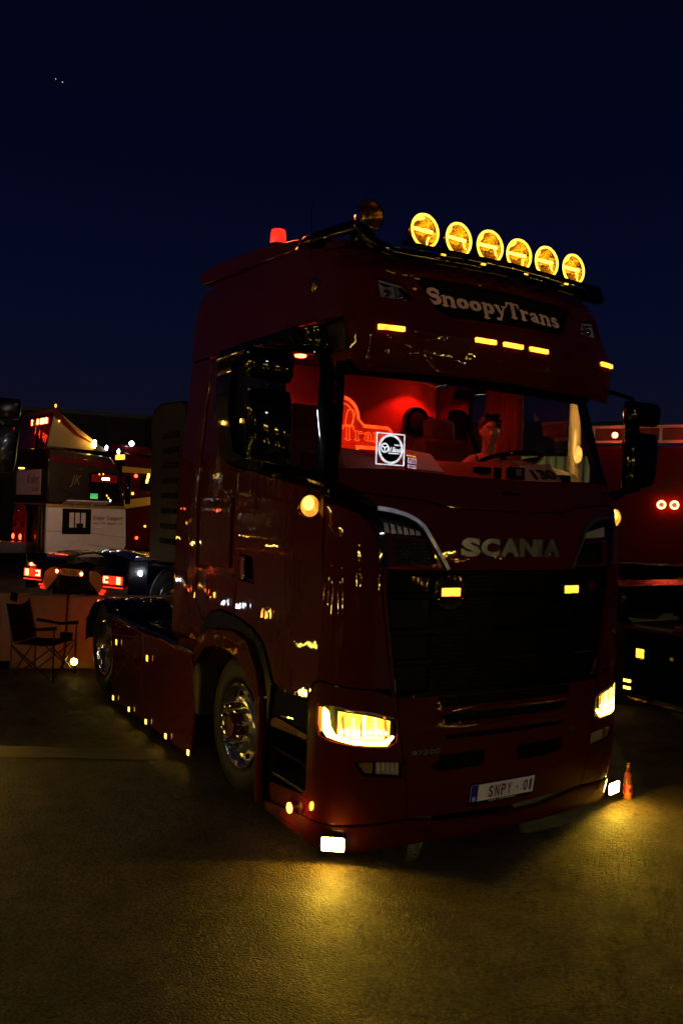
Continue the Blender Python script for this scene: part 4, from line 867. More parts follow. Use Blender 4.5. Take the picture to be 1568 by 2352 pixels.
# --- interior (and the glow of the tail lights)
def lamp_point(loc, e_, col, r=.04, parent=T):
    l = bpy.data.lights.new('cab_light', 'POINT'); l.energy = e_; l.color = col; l.shadow_soft_size = r
    lo = bpy.data.objects.new('cab_light', l); COL.objects.link(lo); lo.parent = parent; lo.location = loc; return lo
for x_ in (-.9, .1, .9): lamp_point((x_, 6.30, .62), .7, (1, .09, .02), .08)
B().box((0, 2.38, 2.5), (2.30, .05, 1.9)).build('back_lining', 'upholstery', T)
B().box((0, 1.5, 1.62), (2.25, 1.9, .05)).build('cab_floor', 'seat_cloth', T)
B().box((0, 1.35, 3.36), (2.20, 2.0, .04)).build('headliner', 'seat_cloth', T)
B().box((0, 2.05, 2.32), (2.1, .62, .22)).build('bunk', 'seat_cloth', T, bevel=.05)
for k in range(22): B().ell((-1.0+k*.095, 2.345, 2.66), (.010, .008, .010), 6, 4).build('quilt_button', 'chrome', T)
# locker above windscreen
B().box((0, .62, 3.20), (2.1, .40, .22)).build('overhead_locker', 'seat_cloth', T, bevel=.02)
for k, (x_, w_) in enumerate(((-.95, .16), (-.62, .12), (-.30, .22), (.35, .26), (.68, .14), (.9, .16))):
    B().ell((x_, .33, 2.985), (w_, .02, .045), 14, 6).build('fringe_scallop', 'matt_black', T)
# dashboard: slopes up away from the screen
b = B(); rows = [(.16, 2.315), (.35, 2.352), (.55, 2.42), (.72, 2.465), (.80, 2.455), (.84, 2.25), (.84, 1.7)]
for y, z in rows:
    for i in range(13):
        x_ = -1.13+2.26*i/12; bmp = .055*math.exp(-((x_-.68)/.30)**2)*min(1, max(0, (y-.3)/.3)); yy = y+.10*(abs(x_)/1.13)**2*(1 if y < .5 else 0)
        b.v.append((x_, yy, z+bmp))
for j in range(len(rows)-1):
    for i in range(12): k = j*13+i; b.f.append((k, k+1, k+14, k+13))
b.build('dashboard', 'dash', T)
B().box((-1.13, 1.82, 2.74), (.03, 1.15, 1.0)).build('dark_screen', 'cloth_black', T)  # added dark screen, hides the red cab glow behind the rear glass
for k in range(14): B().box((-1.11, 1.28+k*.08, 2.74), (.03, .035, 1.0)).build('screen_fold', 'cloth_black', T, bevel=.01)
# steering wheel
c = Vector((.70, .80, 2.515)); rot = Matrix.Rotation(R(-12), 3, 'X'); n = 28
pts = [c+rot @ Vector((.235*math.cos(2*math.pi*i/n), .235*math.sin(2*math.pi*i/n), 0)) for i in range(n)]
sw = B().tube(pts, .019, 8, closed=True).build('steering_wheel', 'gloss_black', T)
b = B()
for a in (90, 210, 330): b.tube([c-Vector((0, 0, .02)), c+rot @ Vector((.225*math.cos(R(a)), .225*math.sin(R(a)), 0))], .016, 6)
b.ell(c-Vector((0, 0, .02)), (.06, .06, .03)); b.build('spokes', 'plastic_black', sw); B().tube([c-Vector((0, 0, .02)), c+Vector((0, -.12, -.35))], .03, 8).build('column', 'plastic_black', sw)
# seats
def seat(x_, y_, yaw=0):
    h = B().box((0, 0, 2.08), (.52, .50, .16)).build('seat', 'seat_cloth', T, bevel=.05)
    B().box((0, .22, 2.42), (.50, .14, .62), rx=R(-8)).build('backrest', 'seat_cloth', h, bevel=.05)
    B().box((0, .275, 2.79), (.30, .11, .22), rx=R(-6)).build('headrest', 'seat_cloth', h, bevel=.045)
    B().box((0, 0, 1.85), (.42, .42, .36)).build('seat_base', 'plastic_black', h, bevel=.02)
    B().tube([(-.24, .10, 2.30), (-.24, -.18, 2.31)], .028, 8).build('armrest', 'seat_cloth', h)
    h.location = (x_, y_, 0); return h
seat(-.66, 1.35); seat(.66, 1.38)
# speaker and tweeter
sp1 = B().lathe([(-.02, 0), (-.022, .06), (-.03, .112), (-.05, .118), (-.05, .135), (0, .14)], (.90, 2.35, 2.95), 'y', 28).build('speaker', 'gloss_black', T)
B().lathe([(-.03, 0), (-.02, .05), (-.012, .09)], (.90, 2.31, 2.95), 'y', 20).build('speaker_cone', 'matt_black', sp1)
B().lathe([(-.06, 0), (-.05, .03), (0, .04)], (1.065, 2.35, 2.98), 'y', 14).build('tweeter', 'gloss_black', T)
# glowing plaque with lobed outline and lettering
def rbox(px, pz, cx, cz, hx, hz, r):
    dx, dz = abs(px-cx)-hx+r, abs(pz-cz)-hz+r
    return math.hypot(max(dx, 0), max(dz, 0))+min(max(dx, dz), 0)-r
def plaque(px, pz):
    d = rbox(px, pz, 0, 2.765, .655, .115, .09); d = min(d, capsule(px, pz, (0.08, 2.86), (.08, 2.92), .27, .20)); d = min(d, rbox(px, pz, 0.0, 2.64, .28, .07, .03)); return d
V, F = march(plaque, -.70, .70, 2.52, 3.16, .012); map_mesh('light_plaque', V, F, lambda a, b_: Vector((a, 2.335, b_)), 'plaque_fill', T)
V, F = march(lambda x_, z: abs(plaque(x_, z)+.018)-.016, -.72, .72, 2.50, 3.18, .008); map_mesh('plaque_border', V, F, lambda a, b_: Vector((a, 2.330, b_)), 'neon_red', T)
V, F = march(lambda x_, z: abs(capsule(x_, z, (.06, 2.88), (.08, 2.92), .19, .13))-.006, -.3, .4, 2.84, 3.1, .008); map_mesh('plaque_arc', V, F, lambda a, b_: Vector((a, 2.327, b_)), 'neon_red', T)
V, F = march(lambda x_, z: abs(capsule(x_, z, (.16, 2.88), (.18, 2.96), .035, .04))-.005, 0, .3, 2.8, 3.1, .008); map_mesh('plaque_loop', V, F, lambda a, b_: Vector((a, 2.326, b_)), 'neon_red', T)
kp = 1.24/LW; kq = .088
V, F = march(lambda a, b_: abs(fS(a, b_)+.03)-.035, -.2, LW+.2, -.7, 1.7, .05)
map_mesh('plaque_lettering', V, F, lambda a, b_: Vector((-.60+a*kp, 2.325, 2.725+b_*kq)), 'neon_red', T)
# red ceiling spots
for x_, y_ in ((.84, 2.12), (-.55, 1.95), (.02, 1.30)):
    B().lathe([(3.325, 0), (3.325, .045), (3.34, .05)], (x_, y_, 0), 'z', 16).build('ceiling_spot', 'red_hot' , T)
def lamp_spot(loc, d, e_, col, size, blend=.5, r=.03):
    l = bpy.data.lights.new('cab_light', 'SPOT'); l.energy = e_; l.color = col; l.shadow_soft_size = r; l.spot_size = R(size); l.spot_blend = blend
    lo = bpy.data.objects.new('cab_light', l); COL.objects.link(lo); lo.parent = T; lo.location = loc; lo.rotation_euler = Vector(d).to_track_quat('-Z', 'Y').to_euler()
lamp_spot((.84, 2.12, 3.27), (-.05, .20, -1), 17, (1, .035, .012), 118, .3)
lamp_spot((-.55, 1.95, 3.27), (0, .1, -1), 10, (1, .035, .012), 130)
lamp_spot((.02, 1.30, 3.27), (.45, -.15, -1), 15, (1, .045, .02), 120)
lamp_point((0, 2.22, 2.62), .8, (1, .05, .015), .2)
lamp_point((-.30, .62, 3.0), 2.2, (1, .06, .03), .1)
# curtain: pleats beside the driver's window
b = B(); n = 144
for z in (2.36, 2.6, 2.9, 3.2):
    for i in range(n+1):
        t = i/n; wv = math.sin(t*2*math.pi*8.5+.5*math.sin(t*9))*.036; g_ = .03*math.sin((z-2.36)*3.4)
        b.v.append((1.10+wv-(.04 if z < 2.5 else 0), 1.15+t*.42-(g_ if t < .5 else 0), z))
for j in range(3):
    for i in range(n): k = j*(n+1)+i; b.f.append((k, k+1, k+n+2, k+n+1))
b.build('curtain', 'curtain', T)

# ------------------------------------------------------------------ things on the dashboard
def dash_z(x_, y):
    base = tab([(r_[0], r_[1]) for r_ in rows[:5]], y-.10*(abs(x_)/1.13)**2*(1 if y < .5 else 0)); return base+.055*math.exp(-((x_-.68)/.30)**2)*min(1, max(0, (y-.3)/.3))
rows = [(.16, 2.315), (.35, 2.352), (.55, 2.42), (.72, 2.465), (.80, 2.455)]
# round lit sign in a square acrylic frame
S = thing('illuminated_sign', 'square clear acrylic sign with glowing white circle and steering wheel lettering', 'sign', (-.802, .235, 2.372))
def sbox(n_, c, d, m, **k): return box_part(n_, c, d, m, S, **k)
HS = .105
for n_, c, d in (('frame_edge', (0, 0, .003), (.212, .008, .006)), ('frame_edge', (0, 0, .196), (.212, .008, .006)), ('frame_edge', (-.104, 0, .10), (.006, .008, .19)), ('frame_edge', (.104, 0, .10), (.006, .008, .19))): sbox(n_, c, d, 'white_sign', bevel=.001)
B().box((0, .006, .10), (.20, .003, .19)).build('acrylic_pane', 'clear_glass', S)
B().lathe([(-.004, .079), (-.006, .080), (-.006, .092), (-.002, .093)], (0, 0, .10), 'y', 48).build('light_circle', 'white_sign', S)
B().lathe([(-.001, .0), (-.001, .082), (.004, .082), (.004, 0)], (0, 0, .10), 'y', 48).build('black_disc', 'sign_black', S)
B().lathe([(-.008, .022), (-.009, .025), (-.008, .031)], (-.048, 0, .105), 'y', 28).build('wheel_emblem', 'white_sign', S)
b = B()
for a in (150, 30, 270): b.tube([(-.048, -.008, .105), (-.048+.025*math.cos(R(a)), -.008, .105+.025*math.sin(R(a)))], .0035, 6)
b.build('wheel_emblem_spoke', 'white_sign', S)
text_on('lettering', 'ld Skool', 'white_sign', S, (.026, -.008, .098), (1, 0, 0), (0, 0, 1), .032, .098, extrude=.001, offset=.02, shear=.3)
text_on('lettering', 'BORN TO', 'white_sign', S, (.048, -.008, .127), (1, 0, 0), (0, 0, 1), .010, .048, extrude=.001, offset=.02)
B().box((.020, -.008, .074), (.080, .001, .006)).build('underline', 'white_sign', S)
for x_ in (-.088, .085): B().lathe([(-.012, 0), (-.010, .012), (.0, .010)], (x_, 0, .180), 'y', 12).build('suction_cup', 'clear_glass', S)
# small light box with fuzzy lit lettering
S2 = thing('light_box_sign', 'small pink and white lit box sign leaning beside the round sign', 'sign', (-.60, .30, 2.352), R(28))
B().box((0, 0, .045), (.13, .02, .085)).build('box_body', 'gloss_black', S2, bevel=.004)
B().box((0, -.0115, .062), (.122, .003, .036)).build('upper_panel', 'pink_sign', S2); B().box((0, -.0115, .024), (.118, .003, .022)).build('lower_panel', 'pink_sign', S2)
text_on('lettering', 'MYWORK', 'print_black', S2, (0, -.0135, .062), (1, 0, 0), (0, 0, 1), .028, .11, extrude=.0005, offset=.0)
text_on('lettering', 'BEURS 2023', 'print_black', S2, (0, -.0135, .024), (1, 0, 0), (0, 0, 1), .013, .10, extrude=.0005, offset=.0)
b = B()
for k in range(5): b.ell((-.05+k*.026-(.0 if k < 3 else -.01), 0, .094), (.004, .004, .004), 8, 5)
b.build('bulb_row', 'amber_light', S2)
# red cloth / board edges on the dash
def lying(name, pts, m, label, cat, th=.004, rise=0):
    b = B(); top = [(x_, y, dash_z(x_, y)+.006+th+dz) for x_, y, dz in pts]; bot = [(p[0], p[1], p[2]-th) for p in top]; n = len(top)
    b.v = bot+top; b.f = [tuple(range(n))[::-1], tuple(range(n, 2*n))]+[(i, (i+1) % n, (i+1) % n+n, i+n) for i in range(n)]
    return tag(b.build(name, m, smooth=False), label, cat)
lying('folded_cloth', [(-1.08, .30, 0), (-.84, .22, 0), (-.78, .30, .02), (-.84, .50, .06), (-1.0, .55, .055)], 'curtain', 'plain folded cloth spread on the dashboard left of the round lit sign', 'cloth', .006)
b = B(); cq = [Vector(p) for p in ((.355, .24, 2.325), (.689, .24, 2.341), (.684, .36, 2.472), (.388, .36, 2.445))]; nv = (cq[1]-cq[0]).cross(cq[3]-cq[0]).normalized()
b.v = [tuple(p-nv*.003) for p in cq]+[tuple(p) for p in cq]; b.f = [(3, 2, 1, 0), (4, 5, 6, 7), (0, 1, 5, 4), (1, 2, 6, 5), (2, 3, 7, 6), (3, 0, 4, 7)]
num = tag(b.build('number_card', 'paper_sign', smooth=False), 'pale card with bold black number 130 leaning on the dashboard behind the windscreen', 'card')
uu = (cq[1]-cq[0]).normalized(); vv = nv.cross(uu).normalized()
text_on('printed_number', '130', 'print_black', num, cq[0].lerp(cq[1], .60)+vv*.066+nv*.007, uu, vv, .104, .225, extrude=.0006, offset=.05)
text_on('small_print', 'LS', 'print_black', num, cq[3].lerp(cq[2], .86)-vv*.03+nv*.0015, uu, vv, .02, .03, extrude=.0004)
lying('open_folder', [(-.50, .42, 0), (-.28, .36, 0), (-.20, .62, .05), (-.40, .68, .06)], 'paper', 'open paper folder propped on the dashboard behind the small box sign', 'folder', .004)
def device(name, label, c, d, rz=0):
    t = thing(name, label, 'device', c, rz); B().box((0, 0, d[2]/2), d).build('body', 'gloss_black', t, bevel=.006)
    B().box((0, -d[1]/2-.001, d[2]*.55), (d[0]*.8, .002, d[2]*.7)).build('screen', 'sign_black', t); return t
device('dash_camera', 'long black camera clamped on the upper dashboard edge near the middle', (.10, .42, 2.375), (.15, .04, .045), .1)
device('phone', 'small black phone standing on the dashboard in the middle', (.10, .26, 2.335), (.065, .015, .075))
t = device('toll_box', 'dark square toll box with pale label and two suction cups', (.255, .25, 2.335), (.15, .03, .085))
B().box((.01, -.018, .05), (.05, .004, .045)).build('label_patch', 'satin_silver', t)
for x_ in (-.05, .06): B().lathe([(-.02, 0), (-.03, .018), (-.018, .022)], (x_, 0, .095), 'y', 14).build('suction_cup', 'clear_glass', t)
device('round_device', 'round black gadget on the dashboard right of the number card', (.73, .26, 2.335), (.085, .05, .055))
c_ = thing('microphone_cord', 'thin black cord hanging from the middle of the header', 'cord', (.20, .34, 2.40))
B().tube([(0, 0, 0), (.006, .01, .10), (-.004, .0, .16)], .0025, 5).build('cord', 'matt_black', c_)

# ------------------------------------------------------------------ the woman behind the wheel
P = thing('person', 'woman in black strap top with sunglasses on her head behind the wheel', 'person', (.675, 1.02, 1.965), R(-30))
def remeshed(name, b, m, parent, vox, sm=6):
    me = bpy.data.meshes.new(name); me.from_pydata(b.v, [], b.f); bm = bmesh.new(); bm.from_mesh(me); bmesh.ops.remove_doubles(bm, verts=bm.verts, dist=1e-5); bmesh.ops.recalc_face_normals(bm, faces=bm.faces); bm.to_mesh(me); bm.free()
    o = bpy.data.objects.new(name, me); COL.objects.link(o); r_ = o.modifiers.new('r', 'REMESH'); r_.mode = 'VOXEL'; r_.voxel_size = vox
    s_ = o.modifiers.new('s', 'SMOOTH'); s_.iterations = sm; s_.factor = .5
    dg = bpy.context.evaluated_depsgraph_get(); m2 = bpy.data.meshes.new_from_object(o.evaluated_get(dg)); bpy.data.objects.remove(o)
    return finish(name, m2, m, parent)
HC = Vector((0, -.02, .785))   # head centre, face towards -y
b = B()
b.ell(HC+Vector((0, .012, .020)), (.074, .092, .092), 24, 16); b.ell(HC+Vector((0, -.030, -.035)), (.060, .060, .078), 20, 12); b.ell(HC+Vector((0, -.052, -.098)), (.030, .026, .022), 12, 8)
b.ell(HC+Vector((0, -.060, .028)), (.052, .030, .026), 14, 8)                                                     # brow
b.tube([HC+Vector((0, -.082, .012)), HC+Vector((0, -.098, -.018)), HC+Vector((0, -.104, -.036))], [.009, .012, .016], 10); b.ell(HC+Vector((0, -.094, -.041)), (.020, .012, .010), 12, 8)
b.ell(HC+Vector((0, -.082, -.066)), (.024, .012, .007), 12, 6); b.ell(HC+Vector((0, -.080, -.078)), (.020, .012, .008), 12, 6)
for s_ in (-1, 1):
    b.ell(HC+Vector((.042*s_, -.055, -.022)), (.024, .022, .022), 10, 8); b.ell(HC+Vector((.075*s_, .012, -.008)), (.010, .020, .032), 10, 8)
b.tube([HC+Vector((0, .015, -.06)), Vector((0, .035, .62)), Vector((0, .045, .56))], [.052, .052, .066], 16)
b.tube([Vector((0, .05, .575)), Vector((0, .055, .50)), Vector((0, .05, .38)), Vector((0, .04, .22)), Vector((0, .05, .06)), Vector((0, .06, 0))], [.085, .135, .145, .125, .15, .14], 20)
for s_ in (-1, 1):
    b.tube([Vector((.03*s_, .05, .575)), Vector((.12*s_, .05, .548)), Vector((.175*s_, .045, .50))], [.050, .056, .055], 14)
    sh = Vector((.180*s_, .045, .495)); el = Vector((.225*s_, -.06, .26)); wr = Vector((.13*s_, -.27, .30))
    b.tube([sh, sh.lerp(el, .5), el, el.lerp(wr, .5), wr], [.052, .046, .038, .034, .026], 12)
    b.ell(wr+Vector((-.012*s_, -.045, .01)), (.030, .042, .018), 12, 8)
    for k in range(4):
        r0 = wr+Vector((-.035*s_+k*.016*s_-.0, -.08, .012)); L_ = (.036, .044, .048, .040)[k]
        b.tube([r0, r0+Vector((0, -L_*.55, .004)), r0+Vector((0, -L_*.85, -.018)), r0+Vector((0, -L_*.6, -.034))], [.0085, .008, .0075, .006], 8)
    b.tube([wr+Vector((-.038*s_, -.03, 0)), wr+Vector((-.052*s_, -.055, -.008)), wr+Vector((-.046*s_, -.075, -.022))], [.010, .009, .0075], 8)
    b.tube([Vector((.08*s_, .03, .06)), Vector((.12*s_, -.20, .07)), Vector((.11*s_, -.40, .04)), Vector((.11*s_, -.42, -.20)), Vector((.11*s_, -.44, -.33))], [.095, .085, .062, .055, .042], 12)
    b.ell(Vector((.11*s_, -.50, -.345)), (.04, .10, .03), 10, 8)
    b.ell(Vector((.065*s_, -.075, .40)), (.060, .055, .060), 12, 8)
body = remeshed('body', b, 'skin', P, .0075, 5)
b = B()
for v, f in ((0, 0),):
    b.ell(HC+Vector((0, .030, .045)), (.088, .092, .088), 20, 14); b.ell(HC+Vector((.02, .075, .01)), (.075, .052, .080), 16, 10); b.ell(HC+Vector((.055, -.005, .060)), (.036, .058, .045), 14, 8); b.ell(HC+Vector((-.050, -.005, .070)), (.036, .055, .036), 14, 8)
    b.ell(HC+Vector((0, -.035, .094)), (.062, .038, .028), 14, 8)
    for k in range(26):
        a = random.uniform(0, 2*math.pi); q = random.uniform(.2, 1.15); b.ell(HC+Vector((.082*math.cos(a)*math.sin(q), .03+.085*math.sin(a)*math.sin(q), .045+.088*math.cos(q))), (.016, .020, .014), 8, 6)
remeshed('hair', b, 'hair', P, .006, 3)
for s_ in (-1, 1):
    ey = B().ell(HC+Vector((.031*s_, -.078, .006)), (.013, .008, .008), 12, 8).build('eye', 'letter_cream', P)
    B().ell(HC+Vector((.029*s_, -.0845, .006)), (.0055, .003, .0055), 10, 6).build('iris', 'print_black', ey)
    B().tube([HC+Vector((.012*s_, -.087, .026)), HC+Vector((.030*s_, -.088, .032)), HC+Vector((.050*s_, -.074, .026))], [.003, .004, .002], 6).build('eyebrow', 'hair', P)
B().tube([HC+Vector((-.022, -.086, -.070)), HC+Vector((0, -.0945, -.072)), HC+Vector((.022, -.086, -.070))], [.002, .004, .002], 6).build('mouth', 'upholstery', P)
b = B(); b.tube([Vector((0, .052, .42)), Vector((0, .048, .38)), Vector((0, .04, .22)), Vector((0, .05, .04))], [.148, .154, .134, .158], 22); 
for s_ in (-1, 1): b.ell(Vector((.065*s_, -.078, .395)), (.068, .062, .062), 12, 8)
remeshed('strap_top', b, 'cloth_black', P, .008, 4)
for s_ in (-1, 1):
    B().tube([Vector((.075*s_, -.105, .43)), Vector((.090*s_, -.058, .520)), Vector((.098*s_, .0, .590)), Vector((.098*s_, .045, .602)), Vector((.095*s_, .11, .575)), Vector((.085*s_, .18, .48))], .0065, 6).build('shoulder_strap', 'cloth_black', P)
b = B(); b.tube([Vector((.09*s_, -.20, .09)) for s_ in (-1, 1)], .10, 10)
for s_ in (-1, 1): b.tube([Vector((.08*s_, .05, .05)), Vector((.12*s_, -.20, .07)), Vector((.11*s_, -.40, .04)), Vector((.11*s_, -.42, -.20)), Vector((.11*s_, -.44, -.31))], [.115, .098, .074, .066, .055], 12)
remeshed('trousers', b, 'cloth_black', P, .012, 4)
G = thing('sunglasses', 'dark sunglasses pushed up on the woman\'s hair', 'sunglasses', (.675, 1.02, 1.965), R(-30))
for s_ in (-1, 1):
    B().ell(HC+Vector((.036*s_, -.060, .118)), (.028, .010, .020), 14, 8).build('lens', 'gloss_black', G)
    B().tube([HC+Vector((.064*s_, -.052, .112)), HC+Vector((.092*s_, .0, .078)), HC+Vector((.088*s_, .05, .03))], .003, 6).build('temple', 'gloss_black', G)
    B().ell(HC+Vector((.052*s_, -.072, .118)), (.006, .004, .006), 8, 6).build('hinge', 'chrome', G)
B().tube([HC+Vector((-.012, -.070, .120)), HC+Vector((.012, -.070, .120))], .003, 6).build('bridge', 'gloss_black', G)

# ------------------------------------------------------------------ bottle beside the right corner lamp
bt = thing('bottle', 'small glass bottle with red label standing on the asphalt by the corner lamp', 'bottle', (1.395, .16, 0))
B().lathe([(0, 0), (0, .030), (.012, .034), (.13, .034), (.165, .028), (.20, .015), (.245, .0135), (.25, .0155), (.258, .0155), (.258, 0)], (0, 0, 0), 'z', 24).build('glass_body', 'bottle_glass', bt)
B().lathe([(.035, .0345), (.036, .0352), (.105, .0352), (.106, .0345)], (0, 0, 0), 'z', 24).build('label', 'bottle_label', bt)
B().lathe([(.165, .0285), (.185, .0215), (.195, .018)], (0, 0, 0), 'z', 24).build('neck_label', 'bottle_label', bt)
B().box((-.012, -.0345, .07), (.024, .004, .030)).build('label_emblem', 'print_black', bt)
B().lathe([(.252, .0165), (.266, .0165), (.268, .012), (.268, 0)], (0, 0, 0), 'z', 16).build('cap', 'gold_reflector', bt)

# ------------------------------------------------------------------ concrete barrier, camp chair
d0 = Vector((-1.97, 7.14)); d1 = Vector((-1.16, 6.80)); dr = (Vector((.01, 6.34))-d0).normalized(); ang = math.atan2(dr.y, dr.x)
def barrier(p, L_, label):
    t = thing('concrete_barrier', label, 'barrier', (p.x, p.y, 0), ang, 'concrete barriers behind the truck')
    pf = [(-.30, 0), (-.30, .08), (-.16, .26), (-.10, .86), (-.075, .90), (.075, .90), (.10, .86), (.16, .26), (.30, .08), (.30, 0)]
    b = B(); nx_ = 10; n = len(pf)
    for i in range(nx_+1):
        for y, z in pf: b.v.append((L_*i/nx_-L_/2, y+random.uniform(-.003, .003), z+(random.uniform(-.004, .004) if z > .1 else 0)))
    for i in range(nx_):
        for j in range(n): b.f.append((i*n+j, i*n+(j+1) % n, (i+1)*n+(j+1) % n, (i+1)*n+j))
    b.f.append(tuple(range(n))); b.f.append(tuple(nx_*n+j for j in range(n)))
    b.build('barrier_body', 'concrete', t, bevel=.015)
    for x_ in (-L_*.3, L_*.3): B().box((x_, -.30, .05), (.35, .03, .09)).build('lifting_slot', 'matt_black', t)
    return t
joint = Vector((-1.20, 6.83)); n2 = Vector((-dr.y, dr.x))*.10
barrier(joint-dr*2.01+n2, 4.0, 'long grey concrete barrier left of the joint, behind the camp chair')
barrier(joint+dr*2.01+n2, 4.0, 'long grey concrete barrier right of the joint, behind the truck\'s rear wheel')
ch = thing('camping_chair', 'dark fabric folding camp chair standing in front of the concrete barrier', 'chair', (-1.62, 6.10, 0), R(52))
bk = B()
for i in range(7):
    for j in range(6):
        u_, v_ = i/6, j/5; bk.v.append((-.26+.52*u_, .24+.10*v_-.05*math.sin(u_*math.pi), .46+.44*v_-.03*math.sin(u_*math.pi)*v_))
for i in range(6):
    for j in range(5): k = i*6+j; bk.f.append((k, k+1, k+7, k+6))
bk.build('backrest', 'camp_cloth', ch)
st2 = B()
for i in range(7):
    for j in range(6):
        u_, v_ = i/6, j/5; st2.v.append((-.27+.54*u_, -.24+.48*v_, .44-.05*math.sin(u_*math.pi)*math.sin(v_*math.pi)))
for i in range(6):
    for j in range(5): k = i*6+j; st2.f.append((k, k+1, k+7, k+6))
st2.build('seat', 'camp_cloth', ch)
for x_ in (-.29, .29):
    B().tube([(x_, .25, .02), (x_, .25, .50), (x_*.94, .35, .92)], .011, 6).build('back_post', 'dark_metal', ch)
    B().tube([(x_, -.26, .02), (x_, -.26, .64)], .011, 6).build('front_post', 'dark_metal', ch)
    B().tube([(x_, -.28, .645), (x_, -.05, .62), (x_, .24, .655)], [.022, .018, .020], 8).build('armrest', 'camp_cloth', ch)
    B().tube([(x_, -.26, .04), (x_, .25, .44)], .009, 6).build('leg', 'dark_metal', ch); B().tube([(x_, .25, .04), (x_, -.26, .44)], .009, 6).build('leg', 'dark_metal', ch)
for y_ in (-.26, .25):
    B().tube([(-.29, y_, .04), (.29, y_, .42)], .009, 6).build('leg', 'dark_metal', ch); B().tube([(.29, y_, .04), (-.29, y_, .42)], .009, 6).build('leg', 'dark_metal', ch)
B().box((-.02, .38, .95), (.12, .03, .10), ry=.3).build('headrest_tab', 'camp_cloth', ch); B().box((.33, -.12, .46), (.05, .14, .10)).build('cup_holder', 'camp_cloth', ch)

# ------------------------------------------------------------------ generic lamp for other vehicles (local coords, facing given direction)
def lens(name, c, d, m, par, shape='box', r=.05, ax='y', housing=True):
    if housing:
        h = (B().box(c, (d[0]*1.2+.01, d[1]*.8, d[2]*1.2+.01)) if shape == 'box' else B().ell(c, (r*1.15, r*.4, r*1.15))).build(name, 'plastic_black', par, bevel=.003)
    else: h = par
    (B().box((c[0], c[1]-.012, c[2]), d) if shape == 'box' else B().ell((c[0], c[1]-.014, c[2]), (r, r*.45, r), 14, 10)).build('lens', m, h, bevel=.003 if shape == 'box' else 0)
    return h
def glow(loc, e_, col, par, r=.05, name='lamp_light'):
    l = bpy.data.lights.new(name, 'POINT'); l.energy = e_; l.color = col; l.shadow_soft_size = r
    lo = bpy.data.objects.new(name, l); COL.objects.link(lo); lo.parent = par; lo.location = loc; return lo
def plain_wheel(par, x_, y_, rim='satin_silver', sg=1, arc=False):
    tw = B().lathe([(0, .30), (.01, .33), (.02, .42), (0, .48), (-.04, .505), (-.28, .505), (-.30, .40)], (0, 0, 0), 'x', 36).build('wheel', 'rubber', par)
    B().lathe([(.0, .30), (.012, .29), (-.03, .26), (-.08, .22), (-.08, .12), (.0, .10), (.02, 0)], (0, 0, 0), 'x', 36).build('rim', rim, tw)
    tw.location = (x_, y_, .505)
    if sg < 0: tw.rotation_euler = (0, 0, math.pi)
    return tw

# Local frame of the other trucks: +y is the direction of travel, origin under the middle of the cab's rear wall.
# --- brown and white truck with a high roof deflector (rear three-quarter view)
fwd = Vector((.986, .166)); rz = math.atan2(fwd.y, fwd.x)-math.pi/2
corner = Vector((1.21, 20.0)); left_ = Vector((-fwd.y, fwd.x))
org = corner+left_*1.25
KW = 1; K = thing('box_cab_truck', 'brown and white truck lettered Kraker Transport with khaki roof deflector', 'truck', (org.x, org.y, 0), rz)
hw = 1.25
quad_prism('lower_cab', [(-hw, 0, .55), (-hw, 2.25, .55), (-hw, 2.42, .9), (-hw, 2.38, 1.98), (-hw, 0, 1.98)], 'white_paint', K, (2*hw, 0, 0), .05)
quad_prism('upper_cab', [(-hw+.01, 0.0, 2.06), (-hw+.01, 2.36, 2.06), (-hw+.01, 2.15, 3.05), (-hw+.01, 1.85, 3.5), (-hw+.01, 0, 3.62)], 'brown_paint', K, (2*hw-.02, 0, 0), .06)
B().box((0, 1.18, 2.02), (2*hw-.004, 2.37, .078)).build('gold_stripe', 'gold_band', K)
B().box((0, -.012, 1.30), (2*hw-.10, .02, 1.44)).build('rear_lower_panel', 'brown_paint', K, bevel=.01)
sx = hw+.004   # right side of the truck is +x locally
for k in range(5): B().box((sx-.012, .24+k*.40, 3.34-(k*.03)), (.03, .36, .17), rx=-.03).build('upper_stripe_panel', 'paint_dark_red', K, bevel=.006)
quad_prism('side_panel', [(sx, .30, 2.55), (sx, .56, 3.08), (sx, 1.08, 3.08), (sx, 1.08, 2.36), (sx, .80, 2.30)], 'brown_paint', K, (.012, 0, 0), .008)
text_on('side_initials', 'JK', 'khaki_paint', K, (sx+.016, .80, 2.72), (0, 1, 0), (0, 0, 1), .36, .34, extrude=.003, shear=.3)
quad_prism('side_window', [(sx, 1.22, 2.20), (sx, 2.20, 2.20), (sx, 2.03, 3.0), (sx, 1.22, 3.0)], 'sign_black', K, (.012, 0, 0), .01)
B().box((sx+.018, 1.66, 2.84), (.008, .78, .22)).build('window_blind', 'red_tail_lens', K); B().box((sx+.026, 1.70, 2.83), (.01, .22, .06)).build('cab_lamp', 'white_light', K, bevel=.01)
B().box((sx+.018, 1.36, 2.32), (.008, .22, .15)).build('green_monitor', 'green_screen', K)
for y_, z_, c_ in ((1.75, 2.35, 'amber_light'), (1.80, 2.28, 'amber_light'), (1.5, 2.96, 'amber_light'), (1.62, 2.97, 'amber_light'), (1.86, 2.22, 'white_light')): B().ell((sx+.022, y_, z_), (.012, .022, .026), 8, 6).build('dash_light', c_, K)
sw2 = B().tube([(sx+.022, 1.98+.11*math.cos(2*math.pi*i/16), 2.30+.14*math.sin(2*math.pi*i/16)) for i in range(16)], .014, 6, closed=True).build('steering_wheel', 'matt_black', K)
